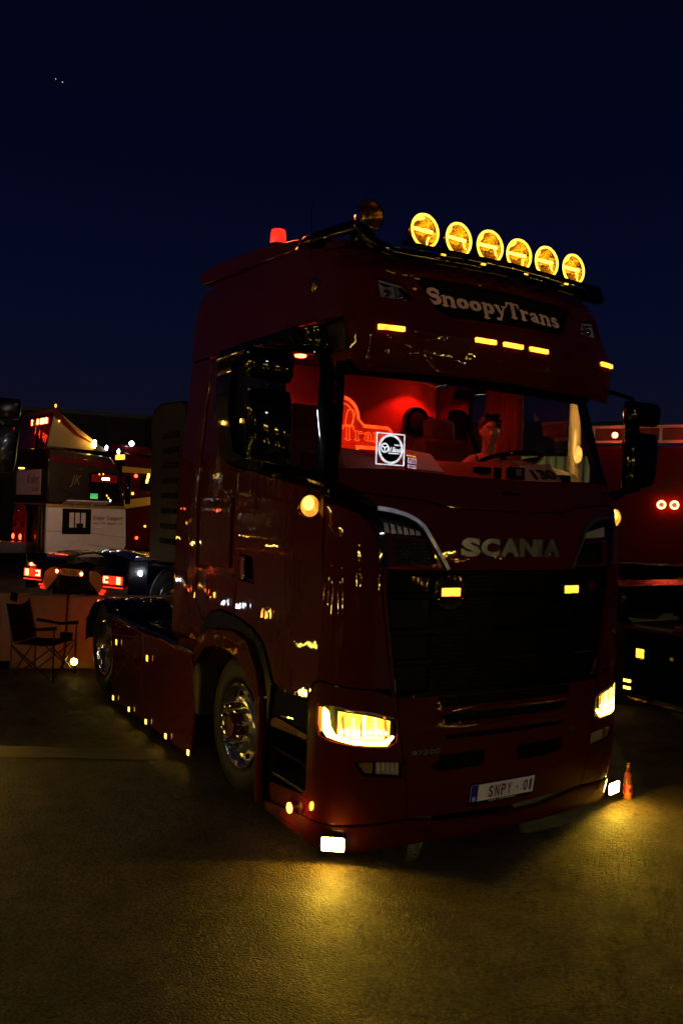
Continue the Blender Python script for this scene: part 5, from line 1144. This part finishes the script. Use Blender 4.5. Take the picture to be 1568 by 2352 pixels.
# open hatch with its awning
B().box((sx+.006, .88, 1.58), (.02, .84, .72)).build('hatch_frame', 'matt_black', K, bevel=.01)
for k in range(3): B().box((sx+.022, .72+k*.17, 1.62), (.01, .13, .42)).build('hatch_pane', 'white_paint', K)
B().box((sx+.03, .96, 1.46), (.02, .20, .14)).build('hatch_device', 'plastic_black', K)
B().box((sx+.16, 1.10, 2.13), (.34, 1.3, .03), ry=-.25).build('awning', 'white_paint', K); 
for y_ in (.75, 1.25): B().tube([(sx+.02, y_, 1.95), (sx+.22, y_, 2.10)], .014, 6).build('awning_arm', 'white_paint', K)
text_on('door_lettering', 'Kraker Transport', 'plate_letter', K, (sx+.006, 1.82, 1.68), (0, 1, 0), (0, 0, 1), .17, .92, extrude=.003, shear=.35)
text_on('door_lettering', 'CUIJK', 'plate_letter', K, (sx+.006, 1.67, 1.54), (0, 1, 0), (0, 0, 1), .05, .18, extrude=.003); text_on('door_lettering', 'HOLLAND', 'plate_letter', K, (sx+.006, 1.93, 1.54), (0, 1, 0), (0, 0, 1), .05, .26, extrude=.003)
for a_ in (1.45, 2.18): B().box((sx+.004, a_, 1.54), (.008, .18, .016)).build('door_line', 'plate_letter', K)
B().box((sx+.008, 1.50, 1.40), (.02, .26, .06)).build('door_handle', 'white_paint', K, bevel=.02)
for z_ in (1.20, .86): B().box((sx+.004, 1.8, z_), (.01, 1.1, .012), rx=-.12).build('panel_line', 'gold_band', K)
B().box((sx+.004, .24, 1.30), (.008, .42, .012)).build('panel_line', 'matt_black', K)
B().box((sx+.03, 2.40, 2.55), (.16, .12, .85)).build('corner_mirror', 'gloss_black', K, bevel=.03)
B().box((sx+.06, 2.46, 2.6), (.02, .02, .9)).build('mirror_edge', 'satin_silver', K)
# roof deflector: wedge side plates and red underside
for s_ in (-1, 1):
    quad_prism('deflector_side', [(1.22*s_, .16, 4.72), (1.22*s_, -.04, 3.66), (1.22*s_, 1.75, 3.62), (1.22*s_, 1.55, 3.78), (1.22*s_, .9, 4.20)], 'khaki_paint', K, (-.04*s_, 0, 0), .01)
quad_prism('deflector_stripe', [(1.224, .16, 4.70), (1.224, .30, 4.62), (1.224, .85, 4.08), (1.224, 1.5, 3.74), (1.224, .75, 4.02), (1.224, .10, 4.52)], 'paint', K, (.006, 0, 0), .002)
quad_prism('deflector_top', [(-1.18, .14, 4.70), (-1.18, .9, 4.19), (-1.18, 1.7, 3.68), (-1.18, 1.0, 4.0), (-1.18, .20, 4.60)], 'khaki_paint', K, (2.36, 0, 0), .01)
B().box((0, .08, 4.14), (2.34, .03, 1.0), rx=-.16).build('deflector_back', 'paint', K)
text_on('truck_drawing', 'VRACHT', 'red_soft', K, (.62, .01, 4.0), (1, 0, -.35), (0, .15, 1), .22, .95, extrude=.003, shear=.2)
lb = B().box((.45, .04, 4.38), (1.45, .08, .22)).build('light_box', 'paint_dark_red', K, bevel=.01)
for x_, w_ in ((.40, .07), (.66, .10), (.82, .14), (1.05, .09), (-.02, .07)): B().box((x_, -.015, 4.38), (w_, .02, .16)).build('tail_lens', 'red_hot', lb, bevel=.01)
B().box((.12, -.012, 4.34), (.34, .01, .14)).build('roof_plate', 'plate_yellow', lb); text_on('plate_lettering', '45', 'print_black', lb, (.14, -.019, 4.34), (1, 0, 0), (0, 0, 1), .09, .14, extrude=.001)
glow((.6, -.5, 4.15), 10, (1, .06, .02), K, .1)
for x_ in (.50, .82): B().box((x_, -.06, 3.72), (.07, .05, .95), ry=.08).build('deflector_strut', 'matt_black', K)
B().ell((1.20, .18, 4.80), (.03, .03, .05)).build('top_marker', 'amber_light', K)
# rear wall: white sign, red coupling panel, lamps
B().box((-.10, -.03, 2.66), (1.9, .02, .72)).build('rear_sign', 'white_paint', K, bevel=.10 if False else .01)
text_on('sign_lettering', 'Kraker', 'plate_letter', K, (.30, -.045, 2.76), (1, 0, 0), (0, 0, 1), .26, .95, extrude=.003, shear=.3)
text_on('sign_lettering', 'Cuijk', 'gold_band', K, (.50, -.045, 2.45), (1, 0, 0), (0, 0, 1), .14, .5, extrude=.003, shear=.4)
quad_prism('coupling_panel', [(-.90, -.16, .62), (.15, -.16, .62), (.15, -.16, 1.72), (-.10, -.16, 2.02), (-.62, -.16, 2.02), (-.90, -.16, 1.70)], 'red_tail_lens', K, (0, .05, 0), .012)
for x_ in (-.66, -.08): lens('coupling_lamp', (x_, -.20, 1.08), (.1, .03, .1), 'red_light', K, 'round', .085)
B().ell((-.36, -.19, 1.84), (.09, .06, .09)).build('chrome_dome', 'chrome', K)
for x_ in (-.62, -.06): B().box((x_, -.18, 1.42), (.10, .06, .10)).build('air_coupling', 'plastic_black', K); 
b = B(); pts = [(-.20+.045*math.cos(k*.9), -.24+.045*math.sin(k*.9), 1.34-k*.011) for k in range(36)]; b.tube(pts, .014, 5); b.build('coiled_hose', 'plastic_black', K)
b = B(); b.tube([(-.06, -.2, 1.45), (-.2, -.28, 1.62), (-.3, -.3, 1.5)], .012, 5); b.tube([(-.62, -.2, 1.45), (-.76, -.28, 1.6), (-.85, -.3, 1.45)], .012, 5); b.build('air_hose', 'plastic_black', K)
lens('rear_lamp', (.95, -.06, 1.02), (.1, .03, .16), 'red_light', K, 'round', .07)
glow((-.4, -.7, 1.15), 3.0, (1, .16, .03), K, .1); glow((.95, -.35, 1.1), 1.0, (1, .10, .02), K, .06)
B().box((1.0, -.08, 1.2), (.05, .10, 1.6)).build('rear_fin', 'brown_paint', K, bevel=.01); B().tube([(1.12, -.06, .6), (1.12, -.06, 1.9)], .02, 6).build('rear_rail', 'gold_reflector', K)
# roof lamps
h = lens('roof_lamp', (1.27, 1.35, 3.82), (.1, .1, .1), 'yellow_hot', K, 'round', .12); glow((1.45, 1.2, 3.95), 12, (1, .55, .08), K, .1); glow((2.3, .7, 4.5), 8, (1, .55, .10), K, .2); glow((3.2, .3, 3.0), 10, (1, .45, .2), K, .3)  # last two glows are added warm fill with no lamp of their own
for x_, y_, z_, m_ in ((1.25, 1.72, 3.74, 'white_light'), (1.2, 2.12, 3.66, 'white_light')): lens('roof_lamp', (x_, y_, z_), (.1, .1, .1), m_, K, 'round', .075)
B().box((.9, 2.30, 3.52), (.5, .06, .14)).build('front_light_board', 'amber_light', K)
# chassis and fenders of the same truck
B().box((0, -1.8, .80), (.9, 3.6, .3)).build('chassis', 'dark_metal', K)
plain_wheel(K, 1.18, 1.15, 'satin_silver', 1)
b = B()
for i in range(13):
    t = math.pi*i/12
    for xx in (1.27, .75): b.v.append((xx, 1.15-.62*math.cos(t), .50+.60*math.sin(t)))
for i in range(12): b.f.append((2*i, 2*i+1, 2*i+3, 2*i+2))
b.build('wheel_arch', 'gloss_black', K)
glow((2.6, -.9, 2.9), 3, (1, .62, .40), K, .4, 'side_fill_light')  # added fill and its small box, brighten the white cab side
h = B().box((1.75, -.9, 2.98), (.12, .12, .04)).build('side_fill_lamp', 'cream_light', K)

# --- dark tractor showing its rear plate
fd = Vector((.883, .461)).normalized(); rzd = math.atan2(fd.y, fd.x)-math.pi/2; corner = Vector((.27, 9.14+.0)); org = corner+Vector((-fd.y, fd.x))*1.25
Dk = thing('dark_tractor', 'dark tractor unit with lit red tail lamps and yellow rear plate', 'truck', (org.x, org.y, 0), rzd)
# local: rear end at y=0, forward +y
B().box((0, .05, .82), (.72, .10, .48)).build('rear_crossbeam', 'matt_black', Dk, bevel=.01)
np_ = B().box((-.02, -.04, .92), (.52, .03, .115)).build('number_plate', 'plate_yellow', Dk, bevel=.003)
B().box((-.26, -.057, .92), (.045, .004, .112)).build('blue_band', 'plate_blue', np_)
text_on('plate_lettering', '93-BSB-9', 'print_black', np_, (.01, -.058, .92), (1, 0, 0), (0, 0, 1), .075, .43, extrude=.001)
for x_ in (-.33, .27): lens('plate_lamp', (x_, -.07, .925 if x_ < 0 else .915), (.1, .04, .1), 'red_hot', Dk, 'round', .032)
for s_ in (-1, 1):
    tl = B().box((.98*s_, -.02, .86), (.46, .08, .16)).build('tail_light', 'gloss_black', Dk, bevel=.01)
    B().box((.98*s_, -.063, .86), (.43, .012, .135)).build('red_lens', 'red_soft', tl)
    for k in (-1, 1):
        B().box((.98*s_-.15*s_, -.072, .86+.038*k), (.10, .010, .022)).build('light_bar', 'red_hot', tl)
    B().box((.98*s_-.19*s_, -.072, .86), (.022, .010, .10)).build('light_bar', 'red_hot', tl)
    for k in (0, 1): B().box((.98*s_+(.11+.05*k)*s_, -.072, .86), (.025, .010, .11)).build('light_bar', 'red_hot', tl)
    B().box((.98*s_, -.06, .745), (.44, .02, .02)).build('reflector_strip', 'red_soft', tl)
    glow((.98*s_, -.35, .84), .8, (1, .06, .02), Dk, .06)
    # fenders: long rounded hump over each rear wheel
    b = B(); n = 16
    for i in range(n+1):
        t = math.pi*i/n
        for xx in (1.27, 1.22, .62): b.v.append((xx*s_, 1.05-1.02*math.cos(t), .72+.50*math.sin(t)**.55-(.05 if xx == 1.27 else 0)))
    for i in range(n):
        for j in range(2): b.f.append((3*i+j, 3*i+j+1, 3*i+j+4, 3*i+j+3))
    b.build('rear_fender', 'navy_paint', Dk)
    B().box((1.245*s_, .22, .88), (.05, .42, .62)).build('fender_side', 'navy_paint', Dk, bevel=.02)
    quad_prism('mud_flap', [(.56*s_, -.03, .98), (.40*s_, -.03, .98), (.40*s_, -.03, .80), (.68*s_, -.03, .56), (.78*s_, -.03, .62), (.70*s_, -.03, .90)], 'gold_band', Dk, (0, .12, 0), .01)
    for k in range(2): B().box((.72*s_+.04*k*s_, -.05, .62+.05*k), (.10, .02, .035)).build('flap_reflector', 'red_soft', Dk)
    wh = plain_wheel(Dk, 1.22*s_, 1.05, 'satin_silver', s_)
    b = B(); b.tube([(1.275*s_, 1.05-.58*math.cos(R(a)), .50+.58*math.sin(R(a))) for a in range(10, 171, 8)], .012, 6); b.build('arch_light_rim', 'satin_silver', Dk)
lens('side_lamp', (1.23, .16, .98), (.05, .05, .05), 'red_hot', Dk, 'round', .035); B().ell((1.29, .24, .98), (.02, .03, .045)).build('white_side_lamp', 'white_light', Dk)
glow((1.55, .55, .98), 2.2, (.85, .95, 1), Dk, .05)
B().ell((-1.27, .16, .98), (.02, .03, .045)).build('white_side_lamp', 'white_light', Dk); lens('side_lamp', (-1.2, .1, .98), (.05, .05, .05), 'red_hot', Dk, 'round', .035)
B().box((0, 3.2, .80), (.9, 6.4, .3)).build('chassis', 'dark_metal', Dk)
b = B(); n = 14
for j in range(9):
    y_ = .35+j*.42
    for i in range(n+1):
        t = -1+2*i/n; b.v.append((t*1.1, y_, 1.16+.10*math.cos(t*2.2)+.05*math.sin(j*1.3+t*2)))
for j in range(8):
    for i in range(n): k = j*(n+1)+i; b.f.append((k, k+1, k+n+2, k+n+1))
b.build('deck_cover', 'gloss_black', Dk)
h = B().box((-1.29, 5.0, 3.06), (.10, .30, .14)).build('hidden_fill_lamp', 'white_light', Dk, bevel=.01)  # added fill lamp hidden behind the show truck, lights the white cab
l = bpy.data.lights.new('work_lamp_light', 'SPOT'); l.energy = 210; l.color = (1, .56, .38); l.spot_size = R(110); l.spot_blend = .6; l.shadow_soft_size = .15
lo = bpy.data.objects.new('work_lamp_light', l); COL.objects.link(lo); lo.parent = Dk; lo.location = (-1.36, 5.0, 3.0); lo.rotation_euler = Vector((-1, .34, -.14)).to_track_quat('-Z', 'Y').to_euler()
quad_prism('cab_body', [(-1.24, 3.9, .5), (-1.24, 6.3, .5), (-1.24, 6.2, 2.2), (-1.24, 5.9, 3.4), (-1.24, 3.9, 3.5)], 'navy_paint', Dk, (2.48, 0, 0), .06)

# --- red and yellow truck front seen between the cabs
Q = thing('red_truck', 'red truck with slanted yellow stripe and many small lit lamps', 'truck', (5.35, 25.2, 0), rz)
quad_prism('cab_body', [(-1.25, -1.2, .6), (-1.25, 1.1, .6), (-1.25, 1.15, 2.1), (-1.25, .9, 3.1), (-1.25, .7, 3.65), (-1.25, -1.2, 3.9)], 'paint', Q, (2.5, 0, 0), .08)
quad_prism('roof_box', [(-1.1, -1.6, 3.85), (-1.1, .3, 3.85), (-1.1, -.2, 4.15), (-1.1, -1.6, 4.15)], 'paint_dark_red', Q, (2.2, 0, 0), .05)
quad_prism('slanted_stripe', [(1.256, -1.2, 1.95), (1.256, 1.1, 2.35), (1.256, 1.1, 2.60), (1.256, -1.2, 2.25)], 'plate_yellow', Q, (.01, 0, 0), .003)
quad_prism('window', [(1.256, -.5, 2.62), (1.256, 1.0, 2.62), (1.256, .85, 3.12), (1.256, -.5, 3.12)], 'sign_black', Q, (.02, 0, 0), .01)
quad_prism('upper_stripe', [(1.256, -1.2, 3.2), (1.256, .75, 3.2), (1.256, .7, 3.36), (1.256, -1.2, 3.4)], 'plate_yellow', Q, (.01, 0, 0), .003)
for y_, z_, m_, r_ in ((-.9, 4.18, 'white_light', .09), (.55, 3.60, 'white_light', .035), (.8, 3.32, 'white_light', .04), (.1, 3.45, 'amber_light', .035), (.45, 3.0, 'amber_light', .05), (-.3, 2.9, 'amber_light', .04), (.9, 2.75, 'amber_light', .04), (-.8, 2.5, 'amber_light', .05), (.3, 2.45, 'white_light', .035), (.7, 3.28, 'yellow_light', .04), (1.0, 1.55, 'yellow_hot', .06), (-.3, 1.4, 'amber_light', .04), (-.7, 3.1, 'red_light', .06), (-.6, 1.0, 'red_light', .05), (-.1, 2.2, 'amber_soft', .04)):
    B().ell((1.29, y_, z_), (.02, r_, r_), 10, 8).build('lamp', m_, Q)
B().box((1.27, -.25, 3.05), (.02, .08, .30), rx=-.25).build('lit_bar', 'yellow_light', Q); B().box((1.27, .3, 3.66), (.02, .6, .07), rx=.1).build('lit_sign', 'yellow_light', Q)
quad_prism('bumper', [(-1.25, 1.15, .4), (-1.25, 1.3, .4), (-1.25, 1.3, 1.2), (-1.25, 1.15, 1.2)], 'gloss_black', Q, (2.5, 0, 0), .02)
glow((2.6, .5, 2.6), 9, (1, .5, .15), Q, .3)

# --- red truck on the right seen from behind
f2 = Vector((.84, .53)).normalized(); rz2 = math.atan2(f2.y, f2.x)-math.pi/2; r_v = Vector((f2.y, -f2.x))
lp = Vector((8.42, 7.10)); org = lp+r_v*1.25
C2 = thing('red_tractor', 'red tractor unit with white roof rail and two round red rear lamps', 'truck', (org.x, org.y, 0), rz2)
quad_prism('cab_body', [(-1.25, 0, 1.0), (-1.25, 2.4, 1.0), (-1.25, 2.3, 3.3), (-1.25, 0, 3.50)], 'red_wall', C2, (2.5, 0, 0), .05)
for z_ in (3.86, 3.58): B().box((0, .05, z_), (2.48, .05, .05)).build('roof_rail', 'letter_cream', C2)
B().box((0, .08, 3.72), (2.44, .03, .22)).build('rail_panel', 'rail_paint', C2)
for k in range(5): B().box((-1.2+k*.6, .05, 3.72), (.05, .06, .30)).build('rail_post', 'white_paint', C2)
for x_ in (-.80, .47): lens('rail_lamp', (x_, 0, 3.70), (.1, .1, .1), 'red_hot', C2, 'round', .055)
for x_ in (.06, .28):
    h = B().ell((x_, -.02, 2.42), (.085, .03, .085)).build('ring_lamp', 'plastic_black', C2)
    B().tube([(x_+.062*math.cos(2*math.pi*i/20), -.055, 2.42+.062*math.sin(2*math.pi*i/20)) for i in range(20)], .018, 8, closed=True).build('light_ring', 'red_hot', h)
    B().ell((x_, -.05, 2.42), (.035, .01, .035)).build('centre', 'red_soft', h)
text_on('wall_lettering', 'Truck', 'print_black', C2, (-.18, -.008, 2.80), (1, 0, 0), (0, 0, 1), .34, .95, extrude=.003, shear=.5)
glow((.2, -.7, 2.5), 2.5, (1, .05, .015), C2, .15); glow((.47, -.35, 3.6), 1.6, (1, .06, .02), C2, .06); glow((-.80, -.35, 3.6), 1.2, (1, .06, .02), C2, .06)
B().box((0, -2.0, .90), (.9, 4.0, .3)).build('chassis', 'dark_metal', C2)
for s_ in (-1, 1):
    b = B()
    for i in range(13):
        t = math.pi*i/12
        for xx in (1.25, .6): b.v.append((xx*s_, -2.6-.70*math.cos(t), .75+.52*math.sin(t)**.6))
    for i in range(12): b.f.append((2*i, 2*i+1, 2*i+3, 2*i+2))
    b.build('rear_fender', 'gloss_black', C2)
    for k in range(3): B().box((.8*s_+k*.12*s_, -3.32, 1.12), (.09, .02, .02)).build('fender_lamp', 'red_light', C2)
    plain_wheel(C2, 1.2*s_, -2.6, 'satin_silver', s_)
B().box((0, -.7, 1.38), (2.2, 1.0, .03)).build('catwalk_plate', 'tread_plate', C2); B().box((0, -.25, 1.2), (2.3, .4, .34)).build('rear_box', 'matt_black', C2)

# --- dark tractor chassis right beside ours
N = thing('black_tractor', 'black tractor chassis with amber side lamp parked on the right', 'truck', (5.28, 0, 0))
quad_prism('side_skirt', [(-1.26, -2.6, .12), (-1.26, 2.44, .12), (-1.26, 2.44, .86), (-1.26, -2.6, .86)], 'gloss_black', N, (.04, 0, 0), .015)
B().tube([(-1.265, -2.6, .075), (-1.265, 2.44, .075)], .022, 6).build('skirt_trim', 'gold_reflector', N)
B().tube([(-1.25, -2.6, .875), (-1.25, 2.44, .875)], .02, 6).build('skirt_rail', 'paint', N)
for y_ in (2.20,): h = B().box((-1.27, y_, .61), (.03, .13, .13)).build('side_marker', 'chrome', N, bevel=.006); B().box((-1.288, y_, .61), (.012, .10, .10)).build('lens', 'amber_light', h, bevel=.006)
for z_ in (.27, .19): B().box((-1.268, 2.38, z_), (.014, .09, .028)).build('low_lamp', 'yellow_light', N)
B().box((0, -.1, .92), (2.44, 5.0, .02)).build('deck_plate', 'tread_plate', N)
for y_ in (.2, 1.5): B().box((0, y_, 1.0), (2.3, .5, .14)).build('deck_box', 'gloss_black', N, bevel=.03)
B().box((0, 2.9, 1.15), (2.44, .75, .34)).build('rear_fender', 'gloss_black', N, bevel=.08); B().box((0, 2.9, 1.325), (2.40, .70, .01)).build('fender_plate', 'tread_plate', N)
for s_ in (-1, 1): plain_wheel(N, 1.2*s_, 2.95, 'satin_silver', s_)
glow((-1.0, 3.6, 2.1), 9, (1, .04, .015), N, .2)  # added red fill for the deck, its lamp and post hidden from view
B().box((-1.0, 3.6, 2.16), (.10, .10, .04)).build('hidden_fill_lamp', 'red_light', N); B().tube([(-1.0, 3.6, 1.0), (-1.0, 3.6, 2.15)], .02, 6).build('fill_lamp_post', 'dark_metal', N)
quad_prism('cab_body', [(-1.24, -5.2, .4), (-1.24, -2.9, .4), (-1.24, -2.9, 3.5), (-1.24, -4.9, 3.5), (-1.24, -5.2, 2.2)], 'gloss_black', N, (2.48, 0, 0), .06)

# --- steel pole with a lamp between the two trucks, seen through the cab windows
pz = thing('lamp_pole', 'pale round steel pole with a small lit lamp, seen through the cab', 'pole', (2.5, 1.86, 0))
B().lathe([(0, .10), (.02, .10), (.02, .062), (3.33, .062), (3.35, .05), (3.35, 0)], (0, 0, 0), 'z', 24).build('shaft', 'pole_paint', pz)
B().ell((-.035, -.085, 2.72), (.045, .045, .085)).build('lamp', 'cream_light', pz); glow((-.30, -.40, 3.05), 26, (1, .55, .12), pz, .05)

# --- halls behind
H1 = thing('exhibition_hall', 'long dark flat-roofed hall far behind the lit trucks', 'building', (-10, 62, 0), R(-6))
B().box((0, 0, 3.9), (54, 20, 7.8)).build('hall_body', 'dark_wall', H1)
for k in range(18): B().box((-26+k*3, -10.06, 3.85), (.18, .12, 7.6)).build('wall_rib', 'dark_wall', H1)
B().box((0, -10.05, 7.9), (54.4, .5, .25)).build('parapet', 'dark_metal', H1)
H2 = thing('corrugated_shed', 'pale corrugated metal shed seen through the driver\'s window', 'building', (24, 17, 0), R(-55))
b = B(); n = 120
for i in range(n+1):
    x_ = -13+11*i/n; o_2 = .06*(1 if (i//2) % 2 else 0)
    b.v += [(x_, -o_2, 0), (x_, -o_2, 4.7), (x_+1.2, 2.5-o_2, 6.4)]
for i in range(n):
    for j in range(2): b.f.append((3*i+j, 3*i+j+1, 3*i+j+4, 3*i+j+3))
b.build('corrugated_wall', 'sheet_metal', H2, smooth=False)
glow((-7, -3.0, 1.6), 800, (.85, .80, .25), H2, .3); B().box((-7, -3.0, 1.45), (.3, .2, .12)).build('floor_flood', 'yellow_light', H2)
B().box((-7.5, 2.4, 2.2), (10.6, 3.6, 4.2)).build('shed_body', 'dark_wall', H2)

# --- navy truck on the left: its mirror and lamps reach into the picture
L = thing('navy_truck', 'navy truck at the left edge, mostly its mirror housings in view', 'truck', (-4.06, 3.75, 0))
quad_prism('cab_body', [(-1.22, .0, .5), (-1.22, 0, 1.9), (-1.22, .30, 3.0), (-1.22, .7, 3.7), (-1.22, 2.6, 3.8), (-1.22, 2.6, .5)], 'navy_paint', L, (2.44, 0, 0), .08)
quad_prism('windscreen', [(-1.05, -.005, 2.0), (1.05, -.005, 2.0), (1.02, .262, 2.95), (-1.02, .262, 2.95)], 'gloss_black', L, (0, -.01, 0), .004)
quad_prism('bumper', [(-1.22, -.08, .15), (-1.22, -.08, .95), (-1.22, .6, .95), (-1.22, .6, .15)], 'navy_paint', L, (2.44, 0, 0), .05)
for s_ in (-1, 1):
    mu = mirror_unit('mirror_unit', L, s_, 'navy_paint'); mu.location = (1.40*s_, .12, 2.335)
    B().tube([(1.18*s_, .15, 2.3), (1.42*s_, .12, 2.32)], .03, 8).build('arm', 'navy_paint', mu).matrix_parent_inverse = Matrix.Translation(mu.location).inverted()
    h = B().box((1.10*s_, -.10, .17), (.15, .05, .09)).build('corner_lamp', 'plastic_black', L, bevel=.01); B().box((1.10*s_, -.13, .17), (.13, .012, .07)).build('lens', 'yellow_hot', h, bevel=.006)
    hl_ = B().box((.95*s_, -.09, .78), (.42, .03, .18)).build('headlight', 'plastic_black', L, bevel=.02); B().box((.95*s_, -.11, .74), (.38, .012, .05)).build('light_strip', 'head_strip', hl_)
    for k in range(5): B().ell((1.235*s_, 1.2+k*1.1, .40), (.015, .03, .03)).build('side_marker', 'amber_light', L)
l = bpy.data.lights.new('corner_lamp_light', 'SPOT'); l.energy = 15; l.color = (1, .56, .03); l.spot_size = R(125); l.spot_blend = .5; l.shadow_soft_size = .03
lo = bpy.data.objects.new('corner_lamp_light', l); COL.objects.link(lo); lo.parent = L; lo.location = (1.14, -.17, .19); lo.rotation_euler = Vector((.30, -1, -.30)).to_track_quat('-Z', 'Y').to_euler()
B().box((0, 4.2, .75), (2.3, 3.2, .5)).build('chassis', 'dark_metal', L); quad_prism('side_skirt', [(1.22, 2.65, .2), (1.22, 6.4, .2), (1.22, 6.4, .95), (1.22, 2.65, .95)], 'navy_paint', L, (-.04, 0, 0), .01)
for s_ in (-1, 1): plain_wheel(L, 1.18*s_, 1.3, 'chrome', s_)

for k in range(9):  # unseen lamps and chrome added here to mirror in the red door
    B().box((1.236, .5+k*.75, .98), (.012, .05, .05)).build('glint_lamp', ('amber_hot', 'white_hot', 'amber_hot', 'red_hot')[k % 4], L)
    B().ell((1.24, .45+k*.72, 1.6+.25*(k % 3)), (.012, .025, .025), 8, 6).build('glint_lamp', ('yellow_hot', 'amber_hot', 'red_hot')[k % 3], L)
for k in range(4): B().ell((1.235, .9+k*.45, 3.45), (.012, .03, .03), 8, 6).build('roof_glint_lamp', 'amber_hot', L)  # added out of view as well, for higher glints in the paint
for y_ in (2.78, 2.98): B().tube([(1.15, y_, .9), (1.15, y_, 3.7)], .06, 12).build('exhaust_stack', 'chrome', L)
B().box((1.228, 1.5, 2.55), (.012, 1.3, .75)).build('side_window', 'gloss_black', L)
B().box((1.232, 1.4, 2.10), (.012, 1.9, .05)).build('trim_strip', 'chrome', L)
# --- aircraft high in the sky
A = thing('airplane', 'distant airplane shown as two small white lights in the dark sky', 'airplane', (CX+.2108*2400, CY+1.0369*2400, CZ+.5054*2400), R(20))
o = B().tube([(0, -9, 0), (0, -8, 0), (0, 7, 0), (0, 9, .6)], [.2, 1.0, 1.0, .3], 10).build('fuselage', 'dark_metal', A)
B().hexa([(-11, 2, -.1), (11, 2, -.1), (2, -2.5, -.1), (-2, -2.5, -.1), (-11, 2.0, .1), (11, 2, .1), (2, -2.5, .2), (-2, -2.5, .2)]).build('wing', 'dark_metal', A)
for x_ in (-11, 11, 9): B().ell((x_, 1.5 if abs(x_) > 10 else 0, .2), (1.3, 1.3, 1.3) if abs(x_) > 10 else (.8, .8, .8), 8, 6).build('wing_light', 'star_white', A)

# --- the facing row of the show: lit trucks and light masts across the lane, seen only as reflections
def facing_truck(x_, y_, rz_, label):
    t = thing('facing_truck', label, 'truck', (x_, y_, 0), rz_, 'trucks across the lane')
    quad_prism('cab_body', [(-1.22, 0, .5), (-1.22, 0, 1.9), (-1.22, .3, 3.0), (-1.22, .7, 3.7), (-1.22, 2.5, 3.8), (-1.22, 2.5, .5)], 'paint_dark_red', t, (2.44, 0, 0), .08)
    quad_prism('windscreen', [(-1.05, -.005, 2.0), (1.05, -.005, 2.0), (1.02, .262, 2.95), (-1.02, .262, 2.95)], 'gloss_black', t, (0, -.01, 0), .004)
    for s_ in (-1, 1): B().box((.9*s_, -.02, .8), (.40, .03, .10)).build('headlight', 'head_strip', t); B().ell((1.0*s_, .25, 2.1), (.05, .03, .06)).build('marker_lamp', 'amber_light', t)
    for k in range(5): B().ell((-.8+k*.4, .55, 3.85), (.09, .04, .09), 12, 8).build('roof_lamp', 'yellow_hot', t)
    for k in range(4): B().ell((-.9+k*.6, .02, 3.15), (.06, .02, .02), 8, 6).build('marker_lamp', 'amber_hot', t)
    for k in range(3): B().ell((-.6+k*.6, -.05, 1.5), (.03, .02, .03), 8, 6).build('grille_lamp', ('white_hot', 'amber_hot', 'red_hot')[k], t)
    for s_ in (-1, 1):
        B().box((1.05*s_, -.08, .35), (.20, .03, .08)).build('corner_lamp', 'yellow_hot', t)
        for k in range(4): B().ell((1.24*s_, .6+k*.7, .35), (.02, .03, .03), 8, 6).build('side_lamp', 'amber_hot', t)
    return t
for x_, y_, a_, lb_ in ((7.5, -14, 180, 'farther right'), (2.0, -15, 176, 'the middle one'), (-9.5, -13.5, 172, 'farther left'), (12.5, -12, 190, 'at the far right end'), (-11, -3, 96, 'first of the side row'), (-11.5, 2.5, 92, 'second of the side row'), (-11, 8, 88, 'third of the side row')):
    facing_truck(x_, y_, R(a_), 'dark red truck with lit headlamps across the lane, '+lb_)
def mast(x_, y_, h_, label, n=3, m_='white_hot', e_=0):
    t = thing('light_mast', label, 'lamp mast', (x_, y_, 0), 0, 'light masts of the showground')
    B().tube([(0, 0, 0), (0, 0, h_)], .09, 8).build('mast', 'dark_metal', t)
    for k in range(n): B().box((-.5+k*.5, 0, h_+.1), (.36, .16, .26)).build('floodlight', m_, t, bevel=.02)
    if e_: glow((0, .4, h_), e_, (.86, .88, 1), t, .3)
mast(5, -24, 8, 'tall light mast with three floodlights behind the camera on the right', e_=430); mast(-13, 6, 8, 'tall light mast with three floodlights off to the left')

for lt in bpy.data.lights:      # point lights of lamps and of added fill have no visible ball of their own
    if lt.type == 'POINT' and lt.name.startswith(('side_lamp_light', 'lamp_light')): lt.shadow_soft_size = 0
